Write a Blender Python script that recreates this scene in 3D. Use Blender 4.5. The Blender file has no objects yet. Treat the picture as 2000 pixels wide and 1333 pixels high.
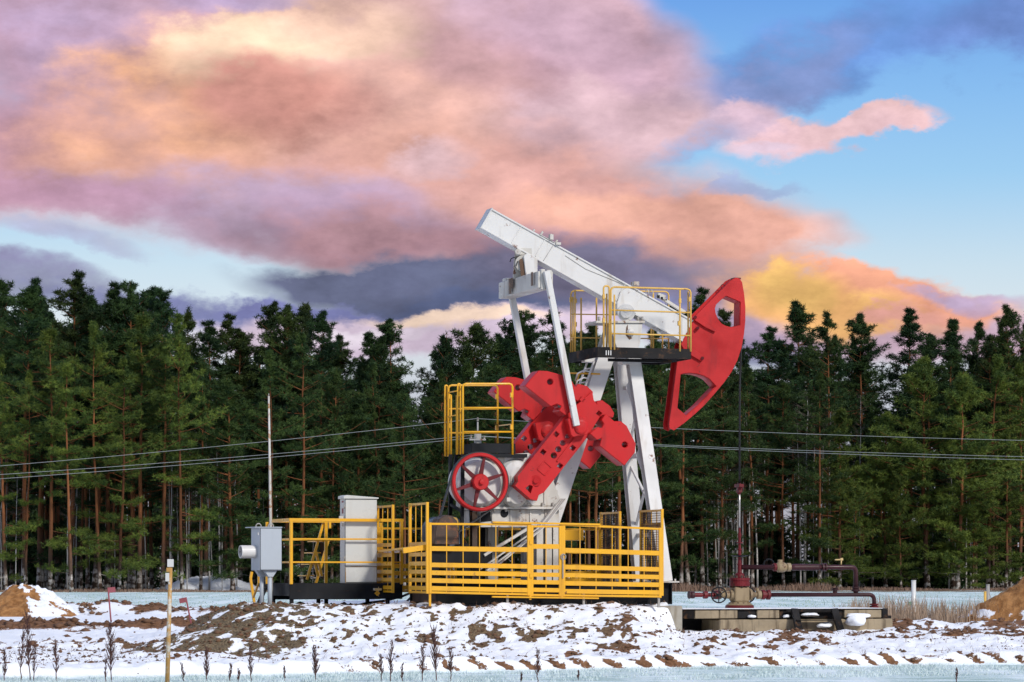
import bpy, bmesh, math, random
import numpy as np
from mathutils import Vector, Matrix

scene = bpy.context.scene
COL = scene.collection
R = math.radians
random.seed(7)

# ------------------------------------------------------------------ camera
FPX, CX, HY, EYE, DIST = 6000.0, 1000.0, 1118.0, 1.6, 60.0      # focal length, principal column and horizon row of the 2000 px photograph
cam_d = bpy.data.cameras.new('camera')
cam = bpy.data.objects.new('camera', cam_d); COL.objects.link(cam)
cam.location = (0, -DIST, EYE); cam.rotation_euler = (R(90), 0, 0)
cam_d.sensor_width = 36.0; cam_d.lens = 36.0 * FPX / 2000.0
cam_d.shift_y = (HY - 666.5) / 2000.0
cam_d.clip_start = 0.5; cam_d.clip_end = 8000
scene.camera = cam

# ------------------------------------------------------------------ light and exposure
SUN_EL, SUN_AZ = R(33), R(142)         # azimuth clockwise from +Y (the view direction): behind the camera, to its right
sun_d = bpy.data.lights.new('sun', 'SUN'); sun_d.energy = 2.9; sun_d.angle = R(9); sun_d.color = (1.0, 0.95, 0.88)
sun = bpy.data.objects.new('sun', sun_d); COL.objects.link(sun)
sdir = Vector((math.sin(SUN_AZ) * math.cos(SUN_EL), math.cos(SUN_AZ) * math.cos(SUN_EL), math.sin(SUN_EL)))
sun.rotation_euler = sdir.to_track_quat('Z', 'Y').to_euler()
sun.location = (20, -60, 40)
vs = scene.view_settings
vs.view_transform = 'Standard'; vs.look = 'None'; vs.exposure = 0.0; vs.gamma = 1.0; vs.use_curve_mapping = False
scene.cycles.use_denoising = True; scene.cycles.use_adaptive_sampling = True; scene.cycles.adaptive_threshold = 0.015; scene.cycles.adaptive_min_samples = 8
scene.cycles.max_bounces = 6; scene.cycles.diffuse_bounces = 3; scene.cycles.glossy_bounces = 2; scene.cycles.transparent_max_bounces = 6

def lin(r, g, b):
    f = lambda c: (c / 255 / 12.92) if c / 255 <= 0.04045 else ((c / 255 + 0.055) / 1.055) ** 2.4
    return (f(r), f(g), f(b), 1.0)

# ------------------------------------------------------------------ world: clear sky with lit evening clouds
world = bpy.data.worlds.new('World'); scene.world = world; world.use_nodes = True
def build_world():
    nt = world.node_tree; N = nt.nodes; Lk = nt.links; N.clear()
    def node(t, **kw):
        n = N.new(t)
        for k, v in kw.items(): setattr(n, k, v)
        return n
    def put(sock, val):
        if isinstance(val, bpy.types.NodeSocket): Lk.new(val, sock)
        else: sock.default_value = val
    def M(op, a, b=None, c=None, clamp=False):
        n = node('ShaderNodeMath', operation=op); n.use_clamp = clamp
        put(n.inputs[0], a)
        if b is not None: put(n.inputs[1], b)
        if c is not None: put(n.inputs[2], c)
        return n.outputs[0]
    def V(op, a, b=None):
        n = node('ShaderNodeVectorMath', operation=op); put(n.inputs[0], a)
        if b is not None: put(n.inputs[1], b)
        return n.outputs['Value'] if op in ('DOT_PRODUCT', 'LENGTH') else n.outputs[0]
    def mix(fac, a, b):
        n = node('ShaderNodeMix', data_type='RGBA'); put(n.inputs[0], fac); put(n.inputs[6], a); put(n.inputs[7], b)
        return n.outputs[2]
    def noise(vec, scale, detail, rough=0.5, dist=0.0):
        n = node('ShaderNodeTexNoise'); put(n.inputs['Vector'], vec)
        n.inputs['Scale'].default_value = scale; n.inputs['Detail'].default_value = detail
        n.inputs['Roughness'].default_value = rough; n.inputs['Distortion'].default_value = dist
        return n
    tc = node('ShaderNodeTexCoord')
    d = V('NORMALIZE', tc.outputs['Generated'])
    sep = node('ShaderNodeSeparateXYZ'); put(sep.inputs[0], d)
    az = M('MULTIPLY', M('ARCTAN2', sep.outputs[0], sep.outputs[1]), 6.0)
    el = M('MULTIPLY', M('ARCSINE', sep.outputs[2]), 6.0)
    q = V('MULTIPLY', d, (6.0, 6.0, 11.0))
    n1 = noise(q, 1.9, 4, 0.56)           # large billows
    n2 = noise(V('ADD', q, (3.1, 1.7, 5.2)), 4.4, 7, 0.60, 0.0)    # small billows
    n2b = noise(V('ADD', q, (3.14, 1.7, 5.33)), 4.4, 6, 0.60, 0.0)    # the same a little towards the light, for relief
    w = V('ADD', V('MULTIPLY', V('SUBTRACT', n1.outputs['Color'], (0.5, 0.5, 0.5)), (0.34, 0.18, 0.0)),
                 V('MULTIPLY', V('SUBTRACT', n2.outputs['Fac'], (0.5, 0.5, 0.5)), (0.26, -0.17, 0.0)))
    cmb = node('ShaderNodeCombineXYZ'); put(cmb.inputs[0], az); put(cmb.inputs[1], el)
    P = V('ADD', cmb.outputs[0], w)
    P = V('ADD', V('MULTIPLY', P, (1, 1, 0)), (0, 0, 1))
    fb = M('ADD', M('MULTIPLY', n1.outputs['Fac'], 0.6), M('MULTIPLY', n2.outputs['Fac'], 0.4))
    # clear sky
    sky = node('ShaderNodeTexSky', sky_type='NISHITA'); sky.sun_disc = False
    sky.sun_elevation = SUN_EL; sky.sun_rotation = SUN_AZ; sky.altitude = 100; sky.air_density = 1.0; sky.dust_density = 0.6; sky.ozone_density = 2.0
    nish = V('MULTIPLY', sky.outputs[0], (0.10, 0.10, 0.10))
    ramp = node('ShaderNodeValToRGB'); cr = ramp.color_ramp
    stops = [(0.0, (150, 150, 172)), (0.30, (186, 184, 204)), (0.47, (230, 236, 242)), (0.60, (208, 230, 245)), (0.76, (160, 211, 250)), (0.93, (132, 191, 249)), (1.12, (98, 160, 240)), (2.5, (86, 146, 228)), (9.4, (72, 128, 212))]
    cr.elements[0].position = 0; cr.elements[0].color = lin(*stops[0][1])
    cr.elements[1].position = 1; cr.elements[1].color = lin(*stops[-1][1])
    for e, c in stops[1:-1]:
        x = cr.elements.new(e / 9.4); x.color = lin(*c)
    put(ramp.inputs[0], M('DIVIDE', el, 9.4))
    col = mix(0.22, ramp.outputs[0], nish)
    # cloud cover over the unseen rest of the sky, greyed to neutralise the ambient light
    gen = noise(V('MULTIPLY', d, (3.0, 3.0, 6.0)), 1.6, 3, 0.55)
    ga = node('ShaderNodeMapRange'); ga.interpolation_type = 'SMOOTHSTEP'
    put(ga.inputs[0], gen.outputs['Fac']); ga.inputs[1].default_value = 0.42; ga.inputs[2].default_value = 0.60
    gcol = mix(n1.outputs['Fac'], lin(176, 174, 182), lin(240, 228, 214))
    mp = node('ShaderNodeMapping', vector_type='TEXTURE'); put(mp.inputs[0], cmb.outputs[0])
    mp.inputs['Location'].default_value = (0.1, 0.5, 0); mp.inputs['Scale'].default_value = (1.5, 1.0, 1)
    r2 = V('DOT_PRODUCT', mp.outputs[0], mp.outputs[0])
    msk = node('ShaderNodeMapRange'); msk.interpolation_type = 'SMOOTHSTEP'
    put(msk.inputs[0], r2); msk.inputs[1].default_value = 0.6; msk.inputs[2].default_value = 1.6
    col = mix(M('MULTIPLY', M('MULTIPLY', ga.outputs[0], msk.outputs[0]), 0.85), col, gcol)
    k = M('MULTIPLY_ADD', fb, 3.6, -0.72)
    cov = 0.0
    for cx, cy, rx, ry, rot, rgb, al, p in CLOUDS:
        ox, oy, c, sn = (cx - CX) / 1000, (HY - cy) / 1000, math.cos(R(rot)), math.sin(R(rot))
        ax, ay = c / (rx / 1000), sn / (rx / 1000); bx_, by_ = -sn / (ry / 1000), c / (ry / 1000)
        a = V('DOT_PRODUCT', P, (ax, ay, -(ax * ox + ay * oy))); b = V('DOT_PRODUCT', P, (bx_, by_, -(bx_ * ox + by_ * oy)))
        r2 = M('MULTIPLY_ADD', a, a, M('MULTIPLY', b, b))
        lo, hi = {1: (0.0, 2.4), 1.5: (0.0, 2.2), 2: (0.1, 2.1), 3: (0.35, 1.75)}[p]
        mr = node('ShaderNodeMapRange'); mr.interpolation_type = 'SMOOTHSTEP'; put(mr.inputs[0], r2)
        mr.inputs[1].default_value = lo; mr.inputs[2].default_value = hi; mr.inputs[3].default_value = al; mr.inputs[4].default_value = 0.0
        a = M('MULTIPLY', mr.outputs[0], k, clamp=True)        # billowing: thin where the noise is low
        col = mix(a, col, lin(*rgb)); cov = M('MAXIMUM', a, cov)
    # billows: lit flanks and greyer hollows, only where there is cloud
    rel = M('MULTIPLY', M('SUBTRACT', n2.outputs['Fac'], n2b.outputs['Fac']), 1.25)
    deep = node('ShaderNodeMapRange'); deep.interpolation_type = 'SMOOTHSTEP'; put(deep.inputs[0], fb); deep.inputs[1].default_value = 0.40; deep.inputs[2].default_value = 0.60; deep.inputs[3].default_value = 1.0; deep.inputs[4].default_value = 0.0
    hollow = node('ShaderNodeMix', data_type='RGBA', blend_type='MULTIPLY'); put(hollow.inputs[0], M('MULTIPLY', deep.outputs[0], cov)); put(hollow.inputs[6], col); hollow.inputs[7].default_value = (0.93, 0.91, 0.95, 1)
    tex = M('MULTIPLY_ADD', M('MULTIPLY', M('MAXIMUM', M('MINIMUM', rel, 0.35), -0.35), cov), 1.0, 1.0)
    vm = node('ShaderNodeVectorMath', operation='SCALE'); put(vm.inputs[0], hollow.outputs[2]); put(vm.inputs['Scale'], tex)
    bg = node('ShaderNodeBackground'); put(bg.inputs[0], vm.outputs[0]); bg.inputs[1].default_value = 1.0
    out = node('ShaderNodeOutputWorld'); Lk.new(bg.outputs[0], out.inputs[0])
CLOUDS = [   # centre and half axes in thousandths of a sixth of a radian, tilt, colour, cover, edge
    (1720, 100, 400, 62, 14, (112, 152, 220), 0.8, 1), (1470, 200, 190, 56, 28, (150, 164, 214), 0.75, 1), (1960, 60, 160, 65, 10, (112, 142, 204), 0.8, 1),
    (250, 190, 600, 235, 0, (230, 182, 182), 1.2, 3), (850, 190, 380, 290, 0, (234, 192, 186), 1.2, 3), (1150, 100, 210, 120, -25, (216, 180, 194), 1.1, 2),
    (1190, 250, 210, 62, 0, (222, 188, 196), 1.1, 2), (1000, 395, 480, 105, -8, (226, 174, 166), 1.15, 2), (1350, 455, 260, 62, -8, (232, 176, 158), 1.15, 2),
    (60, 150, 280, 200, 0, (196, 170, 200), 0.85, 1), (20, 310, 210, 100, 0, (198, 152, 166), 0.8, 1),
    (300, 240, 240, 115, 8, (247, 188, 154), 1.0, 1), (760, 240, 190, 110, 0, (238, 184, 166), 0.6, 1), (560, 105, 210, 56, 10, (255, 222, 192), 1.0, 1), (640, 50, 130, 60, -20, (250, 208, 186), 0.7, 1), (540, 215, 160, 58, -3, (220, 158, 146), 0.9, 1), (930, 130, 150, 60, -25, (204, 160, 172), 0.55, 1),
    (480, 395, 330, 58, -4, (184, 164, 190), 0.9, 1), (150, 385, 180, 36, 0, (198, 156, 180), 0.8, 1), (700, 420, 200, 40, -5, (190, 160, 184), 0.7, 1),
    (1060, 60, 210, 66, -20, (204, 172, 190), 0.65, 1), (860, 325, 70, 36, 10, (234, 202, 212), 0.55, 1), (450, 20, 110, 30, 8, (196, 182, 226), 0.7, 1),
    (850, 468, 380, 40, -6, (186, 146, 156), 0.95, 1), (920, 548, 360, 52, -4, (106, 112, 140), 1.25, 1.5), (1060, 590, 300, 36, 0, (96, 106, 140), 1.25, 1.5), (1260, 550, 290, 52, -8, (126, 122, 148), 1.0, 1),
    (140, 475, 110, 18, -10, (172, 168, 200), 0.55, 1), (40, 556, 230, 30, -8, (142, 142, 174), 0.9, 1), (330, 600, 280, 22, -3, (136, 142, 186), 0.9, 1), (600, 590, 190, 24, -4, (124, 128, 176), 1.1, 1.5),
    (860, 645, 420, 42, 0, (212, 194, 212), 1.1, 2), (920, 614, 150, 16, -5, (248, 220, 198), 1.0, 1), (700, 640, 120, 14, 4, (226, 214, 226), 0.8, 1),
    (1480, 635, 190, 52, 0, (124, 130, 170), 1.15, 1.5), (1780, 660, 330, 50, -5, (200, 172, 188), 1.05, 1.5),
    (1620, 592, 220, 38, -10, (240, 178, 140), 1.1, 1), (1760, 588, 200, 28, -12, (240, 170, 140), 1.15, 1.5), (1660, 625, 110, 30, 4, (250, 194, 126), 1.1, 1), (1760, 625, 90, 14, 0, (236, 172, 160), 0.8, 1),
    (1545, 582, 110, 38, -8, (252, 192, 126), 1.1, 1), (1540, 572, 75, 28, -10, (255, 206, 126), 1.0, 1),
    (1550, 290, 112, 42, 6, (238, 200, 206), 1.1, 2), (1735, 250, 95, 24, 10, (244, 204, 206), 1.1, 2), (1650, 273, 90, 26, 8, (240, 202, 206), 1.1, 2), (1470, 240, 60, 36, 0, (226, 196, 212), 0.9, 2), (1500, 315, 60, 16, 0, (222, 200, 216), 0.8, 2),
    (1470, 388, 70, 12, 0, (158, 174, 214), 0.6, 1), (1900, 604, 90, 12, -10, (190, 168, 196), 0.8, 1),
]
build_world()
world.cycles.sampling_method = 'MANUAL'; world.cycles.sample_map_resolution = 256

# ------------------------------------------------------------------ helpers
def tag(o, label=None, cat=None, group=None, kind=None):
    if label: o['label'] = label
    if cat: o['category'] = cat
    if group: o['group'] = group
    if kind: o['kind'] = kind
    return o

class Frame:
    """a thing's own axes: origin on the ground, turned by th about z; P() finds the point of the plane y = yp that the photograph shows at a pixel"""
    def __init__(s, ox, oy, oz, deg):
        s.o = Vector((ox, oy, oz)); s.th = R(deg); s.c = math.cos(s.th); s.s = math.sin(s.th)
    def P(s, px, py, yp=0.0):
        u = (px - CX) / FPX
        x = (u * (s.o.y + DIST + yp * s.c) - s.o.x + yp * s.s) / (s.c - u * s.s)
        d = s.o.y + DIST + x * s.s + yp * s.c
        return Vector((x, yp, EYE + (HY - py) / FPX * d - s.o.z))
    def W(s, v):
        return Vector((s.o.x + v[0] * s.c - v[1] * s.s, s.o.y + v[0] * s.s + v[1] * s.c, s.o.z + v[2]))
    def root(s, name, label, cat, group=None):
        o = bpy.data.objects.new(name, None); COL.objects.link(o); o.empty_display_size = 0.3
        o.location = s.o; o.rotation_euler = (0, 0, s.th)
        return tag(o, label, cat, group)

def at(px, py, d):
    return Vector(((px - CX) / FPX * d, d - DIST, EYE + (HY - py) / FPX * d))

class MB:
    def __init__(s): s.v = []; s.f = []; s.sm = []
    def add(s, vs_, fs, smooth=False):
        n = len(s.v); s.v += [tuple(p) for p in vs_]; s.f += [tuple(i + n for i in f) for f in fs]; s.sm += [smooth] * len(fs)
        return s
    def box(s, c, size, rot=None):
        c = Vector(c); hx, hy, hz = [k / 2 for k in size]
        vs_ = [Vector((x, y, z)) for x in (-hx, hx) for y in (-hy, hy) for z in (-hz, hz)]
        if rot is not None: vs_ = [rot @ p for p in vs_]
        return s.add([p + c for p in vs_], [(0, 1, 3, 2), (4, 6, 7, 5), (0, 4, 5, 1), (2, 3, 7, 6), (0, 2, 6, 4), (1, 5, 7, 3)])
    def bb(s, lo, hi):
        return s.box([(a + b) / 2 for a, b in zip(lo, hi)], [abs(b - a) for a, b in zip(lo, hi)])
    def bar(s, p, q, w, h, up=(0, 0, 1)):
        p = Vector(p); q = Vector(q); d = (q - p); L = d.length; d.normalize()
        u = Vector(up)
        if abs(d.dot(u)) > 0.98: u = Vector((1, 0, 0))
        side = d.cross(u).normalized(); u = side.cross(d).normalized()
        m = Matrix((side, d, u)).transposed()
        return s.box((p + q) / 2, (w, L, h), m)
    def tube(s, pts, r, n=8, caps=True):
        pts = [Vector(p) for p in pts]; m = len(pts)
        rs = r if isinstance(r, (list, tuple)) else [r] * m
        t = [(pts[min(i + 1, m - 1)] - pts[max(i - 1, 0)]).normalized() for i in range(m)]
        ref = Vector((0, 0, 1)) if abs(t[0].z) < 0.9 else Vector((1, 0, 0))
        a = t[0].cross(ref).normalized(); vs_ = []
        for i in range(m):
            a = (a - t[i] * a.dot(t[i])).normalized(); b = t[i].cross(a)
            for k in range(n):
                g = 2 * math.pi * k / n
                vs_.append(pts[i] + (a * math.cos(g) + b * math.sin(g)) * rs[i])
        fs = [(i * n + k, i * n + (k + 1) % n, (i + 1) * n + (k + 1) % n, (i + 1) * n + k) for i in range(m - 1) for k in range(n)]
        s.add(vs_, fs, True)
        if caps:
            base = len(s.v) - len(vs_)
            s.f.append(tuple(base + k for k in reversed(range(n)))); s.sm.append(False)
            s.f.append(tuple(base + (m - 1) * n + k for k in range(n))); s.sm.append(False)
        return s
    def cyl(s, p, q, r, n=20, r2=None):
        return s.tube([p, q], [r, r if r2 is None else r2], n)
    def lathe(s, prof, c=(0, 0, 0), axis='z', n=24):
        """prof: (radius, height) pairs"""
        c = Vector(c); vs_ = []
        for r, h in prof:
            for k in range(n):
                g = 2 * math.pi * k / n; a, b = r * math.cos(g), r * math.sin(g)
                vs_.append(c + Vector({'z': (a, b, h), 'y': (a, h, -b), 'x': (h, a, b)}[axis]))
        for i in range(len(prof) - 1):
            s.add([], [], False)
        fs = [(i * n + k, i * n + (k + 1) % n, (i + 1) * n + (k + 1) % n, (i + 1) * n + k) for i in range(len(prof) - 1) for k in range(n)]
        base = len(s.v); s.add(vs_, fs, False)
        closed = prof[0] == prof[-1]
        if prof[0][0] > 1e-6 and not closed: s.f.append(tuple(base + k for k in reversed(range(n)))); s.sm.append(False)
        if prof[-1][0] > 1e-6 and not closed: s.f.append(tuple(base + (len(prof) - 1) * n + k for k in range(n))); s.sm.append(False)
        return s
    def torus(s, c, axis, R1, r1, n=28, m=8):
        c = Vector(c); ax = Vector(axis).normalized(); u = ax.orthogonal().normalized(); w = ax.cross(u)
        vs_ = []
        for i in range(n):
            g = 2 * math.pi * i / n; e = u * math.cos(g) + w * math.sin(g)
            for k in range(m):
                h = 2 * math.pi * k / m
                vs_.append(c + e * (R1 + r1 * math.cos(h)) + ax * r1 * math.sin(h))
        fs = [(i * m + k, ((i + 1) % n) * m + k, ((i + 1) % n) * m + (k + 1) % m, i * m + (k + 1) % m) for i in range(n) for k in range(m)]
        return s.add(vs_, fs, True)
    def plate(s, outer, holes, y0, y1):
        """a plate cut to an outline in the x-z plane, with openings, from y0 to y1"""
        bm = bmesh.new(); loops = []
        for poly in [outer] + list(holes):
            vv = [bm.verts.new((p[0], y0, p[-1])) for p in poly]
            loops.append(vv)
            for i in range(len(vv)): bm.edges.new((vv[i], vv[(i + 1) % len(vv)]))
        bmesh.ops.triangle_fill(bm, use_beauty=True, use_dissolve=False, edges=bm.edges[:], normal=(0, -1, 0))
        bm.verts.index_update()
        n = len(bm.verts); vs_ = [v.co.copy() for v in bm.verts]
        fs = [tuple(v.index for v in f.verts) for f in bm.faces]
        back = [Vector((v.x, y1, v.z)) for v in vs_]
        fs2 = [tuple(i + n for i in reversed(f)) for f in fs]
        side = []
        for lp in loops:
            ids = [v.index for v in lp]
            for i in range(len(ids)):
                a, b = ids[i], ids[(i + 1) % len(ids)]; side.append((a, b, b + n, a + n))
        bm.free()
        return s.add(vs_ + back, fs + fs2 + side)
    def mesh(s, name):
        me = bpy.data.meshes.new(name); me.from_pydata([tuple(v) for v in s.v], [], s.f)
        me.polygons.foreach_set('use_smooth', s.sm)
        bm = bmesh.new(); bm.from_mesh(me); bmesh.ops.recalc_face_normals(bm, faces=bm.faces); bm.to_mesh(me); bm.free()
        me.update(); return me
    def build(s, name, mat, parent=None, bevel=0.0, loc=None):
        me = s.mesh(name); me.materials.append(mat)
        o = bpy.data.objects.new(name, me); COL.objects.link(o); o.parent = parent
        if loc is not None: o.location = loc
        if bevel:
            m = o.modifiers.new('bevel', 'BEVEL'); m.width = bevel; m.segments = 1; m.limit_method = 'ANGLE'; m.angle_limit = R(40)
        return o

def part(name, mat, parent, fn, bevel=0.0):
    m = MB(); fn(m); return m.build(name, mat, parent, bevel)

def parts(name, mat, parent, fns, bevel=0.0):
    return [part(name, mat, parent, f, bevel) for f in fns]

def copy_obj(o, parent=None, loc=None):
    c = o.copy(); COL.objects.link(c); c.parent = parent
    if loc is not None: c.location = loc
    return c
def copy_tree(o, parent=None, loc=None):
    c = copy_obj(o, parent, loc)
    for ch in list(o.children): copy_tree(ch, c)
    return c

def circ(c, r, n=14, sx=1.0):
    return [(c[0] + sx * r * math.cos(2 * math.pi * k / n), 0, c[-1] + r * math.sin(2 * math.pi * k / n)) for k in range(n)]

def smooth(a, b, x):
    t = np.clip((np.asarray(x, float) - a) / (b - a), 0, 1); return t * t * (3 - 2 * t)
def _hash(ix, iy, seed):
    h = (ix.astype(np.int64) * 374761393 + iy.astype(np.int64) * 668265263 + seed * 1442695041) & 0x7fffffff
    h = ((h ^ (h >> 13)) * 1274126177) & 0x7fffffff
    h = (h ^ (h >> 16)) & 0xffff
    return h / 65535.0
def vnoise(x, y, seed=0):
    x = np.asarray(x, float); y = np.asarray(y, float)
    ix = np.floor(x); iy = np.floor(y); fx = x - ix; fy = y - iy
    fx = fx * fx * fx * (fx * (fx * 6 - 15) + 10); fy = fy * fy * fy * (fy * (fy * 6 - 15) + 10)
    a = _hash(ix, iy, seed); b = _hash(ix + 1, iy, seed); c = _hash(ix, iy + 1, seed); d = _hash(ix + 1, iy + 1, seed)
    return a + (b - a) * fx + (c - a) * fy + (a - b - c + d) * fx * fy
def fbm(x, y, seed=0, octv=4, gain=0.5):
    s = 0; amp = 1; tot = 0
    for k in range(octv):
        ca, sa = math.cos(0.7 * k), math.sin(0.7 * k)
        s = s + amp * vnoise((x * ca - y * sa) * 2 ** k + 17.3 * k, (x * sa + y * ca) * 2 ** k - 9.1 * k, seed + k); tot += amp; amp *= gain
    return s / tot

# ------------------------------------------------------------------ materials
class Mat:
    def __init__(s, name, rough=0.5, metal=0.0, spec=0.5):
        s.m = bpy.data.materials.new(name); s.m.use_nodes = True; s.nt = s.m.node_tree
        s.b = s.nt.nodes['Principled BSDF']; s.b.inputs['Roughness'].default_value = rough; s.b.inputs['Metallic'].default_value = metal
        s.b.inputs['Specular IOR Level'].default_value = spec
        s.tc = s.n('ShaderNodeTexCoord')
    def n(s, t, **kw):
        x = s.nt.nodes.new(t)
        for k, v in kw.items(): setattr(x, k, v)
        return x
    def put(s, sock, v):
        if isinstance(v, bpy.types.NodeSocket): s.nt.links.new(v, sock)
        else: sock.default_value = v
    def noise(s, scale, detail=3, rough=0.55, vec=None, stretch=None):
        v = vec or s.tc.outputs['Object']
        if stretch:
            mp = s.n('ShaderNodeMapping'); s.put(mp.inputs[0], v); mp.inputs['Scale'].default_value = stretch; v = mp.outputs[0]
        x = s.n('ShaderNodeTexNoise'); s.put(x.inputs['Vector'], v); x.inputs['Scale'].default_value = scale; x.inputs['Detail'].default_value = detail; x.inputs['Roughness'].default_value = rough
        return x.outputs['Fac']
    def rng(s, f, a, b, c=0.0, d=1.0):
        x = s.n('ShaderNodeMapRange'); x.interpolation_type = 'SMOOTHSTEP'; s.put(x.inputs[0], f)
        for i, v in enumerate((a, b, c, d)): s.put(x.inputs[i + 1], v)
        return x.outputs[0]
    def math(s, op, a, b=0.0, c=0.0):
        x = s.n('ShaderNodeMath', operation=op); s.put(x.inputs[0], a); s.put(x.inputs[1], b); s.put(x.inputs[2], c); return x.outputs[0]
    def mix(s, f, a, b):
        x = s.n('ShaderNodeMix', data_type='RGBA'); s.put(x.inputs[0], f); s.put(x.inputs[6], a); s.put(x.inputs[7], b); return x.outputs[2]
    def attr(s, name):
        x = s.n('ShaderNodeAttribute'); x.attribute_name = name; return x.outputs['Fac']
    def col(s, c): s.put(s.b.inputs['Base Color'], c); return s
    def bump(s, f, strength=0.3, dist=0.02):
        x = s.n('ShaderNodeBump'); x.inputs['Strength'].default_value = strength; x.inputs['Distance'].default_value = dist
        s.put(x.inputs['Height'], f); s.put(s.b.inputs['Normal'], x.outputs[0]); return s
def rgba(r, g, b): return (r, g, b, 1.0)

def paint(name, base, dirt, rust, dirt_amt=0.35, rust_amt=0.12, rough=0.4, fade=0.85, spec=0.5):
    """weathered paint: faded blotches, grime running down, rust breaking through in spots"""
    m = Mat(name, rough, 0, spec)
    blot = m.noise(1.3, 4); run = m.noise(5.0, 4, stretch=(1.0, 1.0, 0.18)); spot = m.noise(4.0, 6, 0.7)
    c = m.mix(m.rng(blot, 0.35, 0.7), rgba(*base), rgba(*[k * fade for k in base]))
    c = m.mix(m.math('MULTIPLY', m.rng(run, 0.52, 0.8), dirt_amt), c, rgba(*dirt))
    c = m.mix(m.rng(spot, 0.74 - rust_amt, 0.80 - rust_amt * 0.8), c, rgba(*rust))
    m.col(c); m.put(m.b.inputs['Roughness'], m.rng(blot, 0.3, 0.75, rough * 0.75, min(1, rough * 1.5)))
    m.bump(m.noise(9, 2), 0.04, 0.01)
    return m.m
RUST = (0.16, 0.055, 0.02)
WHITE = paint('white_paint', (0.66, 0.645, 0.615), (0.36, 0.29, 0.21), RUST, 0.6, 0.125, 0.42, 0.9)
WHITE_OLD = paint('old_white_paint', (0.60, 0.57, 0.51), (0.28, 0.19, 0.12), RUST, 0.75, 0.16, 0.55, 0.8)
RED = paint('red_paint', (0.52, 0.013, 0.014), (0.20, 0.010, 0.012), (0.07, 0.018, 0.015), 0.65, 0.09, 0.5, 0.72, 0.3)
YELLOW = paint('yellow_paint', (0.80, 0.40, 0.012), (0.45, 0.20, 0.02), RUST, 0.5, 0.10, 0.33, 0.9)
YELLOW_PALE = paint('pale_yellow_paint', (0.74, 0.44, 0.085), (0.45, 0.26, 0.06), RUST, 0.5, 0.12, 0.4, 0.85)
BLACK = paint('black_paint', (0.010, 0.011, 0.013), (0.02, 0.018, 0.017), (0.05, 0.025, 0.015), 0.4, 0.08, 0.6, 0.8, 0.2)
BLACK_RUST = paint('rusty_black_steel', (0.012, 0.011, 0.011), (0.03, 0.023, 0.018), (0.08, 0.04, 0.018), 0.5, 0.19, 0.7, 0.8, 0.2)
MAROON = paint('maroon_pipe_paint', (0.05, 0.012, 0.015), (0.03, 0.012, 0.012), (0.03, 0.014, 0.01), 0.5, 0.15, 0.4, 0.6, 0.3)
RED_DARK = paint('dark_red_paint', (0.15, 0.006, 0.010), (0.05, 0.012, 0.010), (0.05, 0.025, 0.015), 0.7, 0.17, 0.5, 0.6, 0.35)
TAN = paint('tan_valve_casting', (0.30, 0.22, 0.12), (0.09, 0.05, 0.02), (0.10, 0.04, 0.015), 0.8, 0.18, 0.6, 0.8)
GREY_BOX = paint('grey_enamel', (0.42, 0.46, 0.50), (0.26, 0.27, 0.28), RUST, 0.3, 0.05, 0.4, 0.93)
CABINET = paint('pale_grey_enamel', (0.60, 0.60, 0.56), (0.42, 0.36, 0.27), RUST, 0.35, 0.05, 0.28, 0.95)
STEEL = paint('bare_steel', (0.35, 0.33, 0.30), (0.16, 0.12, 0.09), RUST, 0.5, 0.18, 0.4, 0.8)
POLE_MAT = paint('rusty_white_post', (0.62, 0.60, 0.55), (0.36, 0.20, 0.08), (0.36, 0.17, 0.05), 0.7, 0.24, 0.6, 0.85)
ORANGE_POST = paint('ochre_post', (0.50, 0.27, 0.07), (0.30, 0.13, 0.04), (0.58, 0.54, 0.46), 0.8, 0.27, 0.6, 0.85)
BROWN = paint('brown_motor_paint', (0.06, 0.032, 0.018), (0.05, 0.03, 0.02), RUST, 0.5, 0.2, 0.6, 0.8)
GREYBLUE = paint('blue_grey_motor_paint', (0.14, 0.19, 0.25), (0.06, 0.06, 0.06), RUST, 0.5, 0.1, 0.5, 0.8)
FLAG_RED = paint('faded_red_sheet', (0.30, 0.075, 0.085), (0.3, 0.1, 0.1), (0.2, 0.06, 0.05), 0.4, 0.05, 0.7, 0.8)
STAIN = paint('grease_stain', (0.12, 0.055, 0.022), (0.06, 0.03, 0.015), (0.2, 0.09, 0.04), 0.6, 0.2, 0.45, 0.7)
GREEN_TAG = paint('green_plate', (0.06, 0.25, 0.17), (0.05, 0.15, 0.1), RUST, 0.3, 0.03, 0.5, 0.9)
def simple(name, c, rough=0.6, metal=0.0, var=0.25, scale=6):
    m = Mat(name, rough, metal); f = m.noise(scale, 4)
    m.col(m.mix(f, rgba(*[k * (1 - var) for k in c]), rgba(*[min(1, k * (1 + var)) for k in c]))); return m.m
CABLE = simple('black_wire_rope', (0.012, 0.012, 0.013), 0.5)
RUBBER = simple('black_rubber', (0.015, 0.015, 0.016), 0.6)
LINE = simple('aluminium_cable', (0.24, 0.26, 0.26), 0.6)
FIELDBLADE = simple('frosted_stubble', (0.34, 0.43, 0.36), 0.9, 0, 0.4, 2)
BRASS = simple('brass', (0.55, 0.40, 0.18), 0.4, 0.3)
INSUL = simple('porcelain', (0.16, 0.13, 0.11), 0.3)
ROD = simple('polished_rod_steel', (0.55, 0.52, 0.48), 0.25, 0.6)
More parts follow.
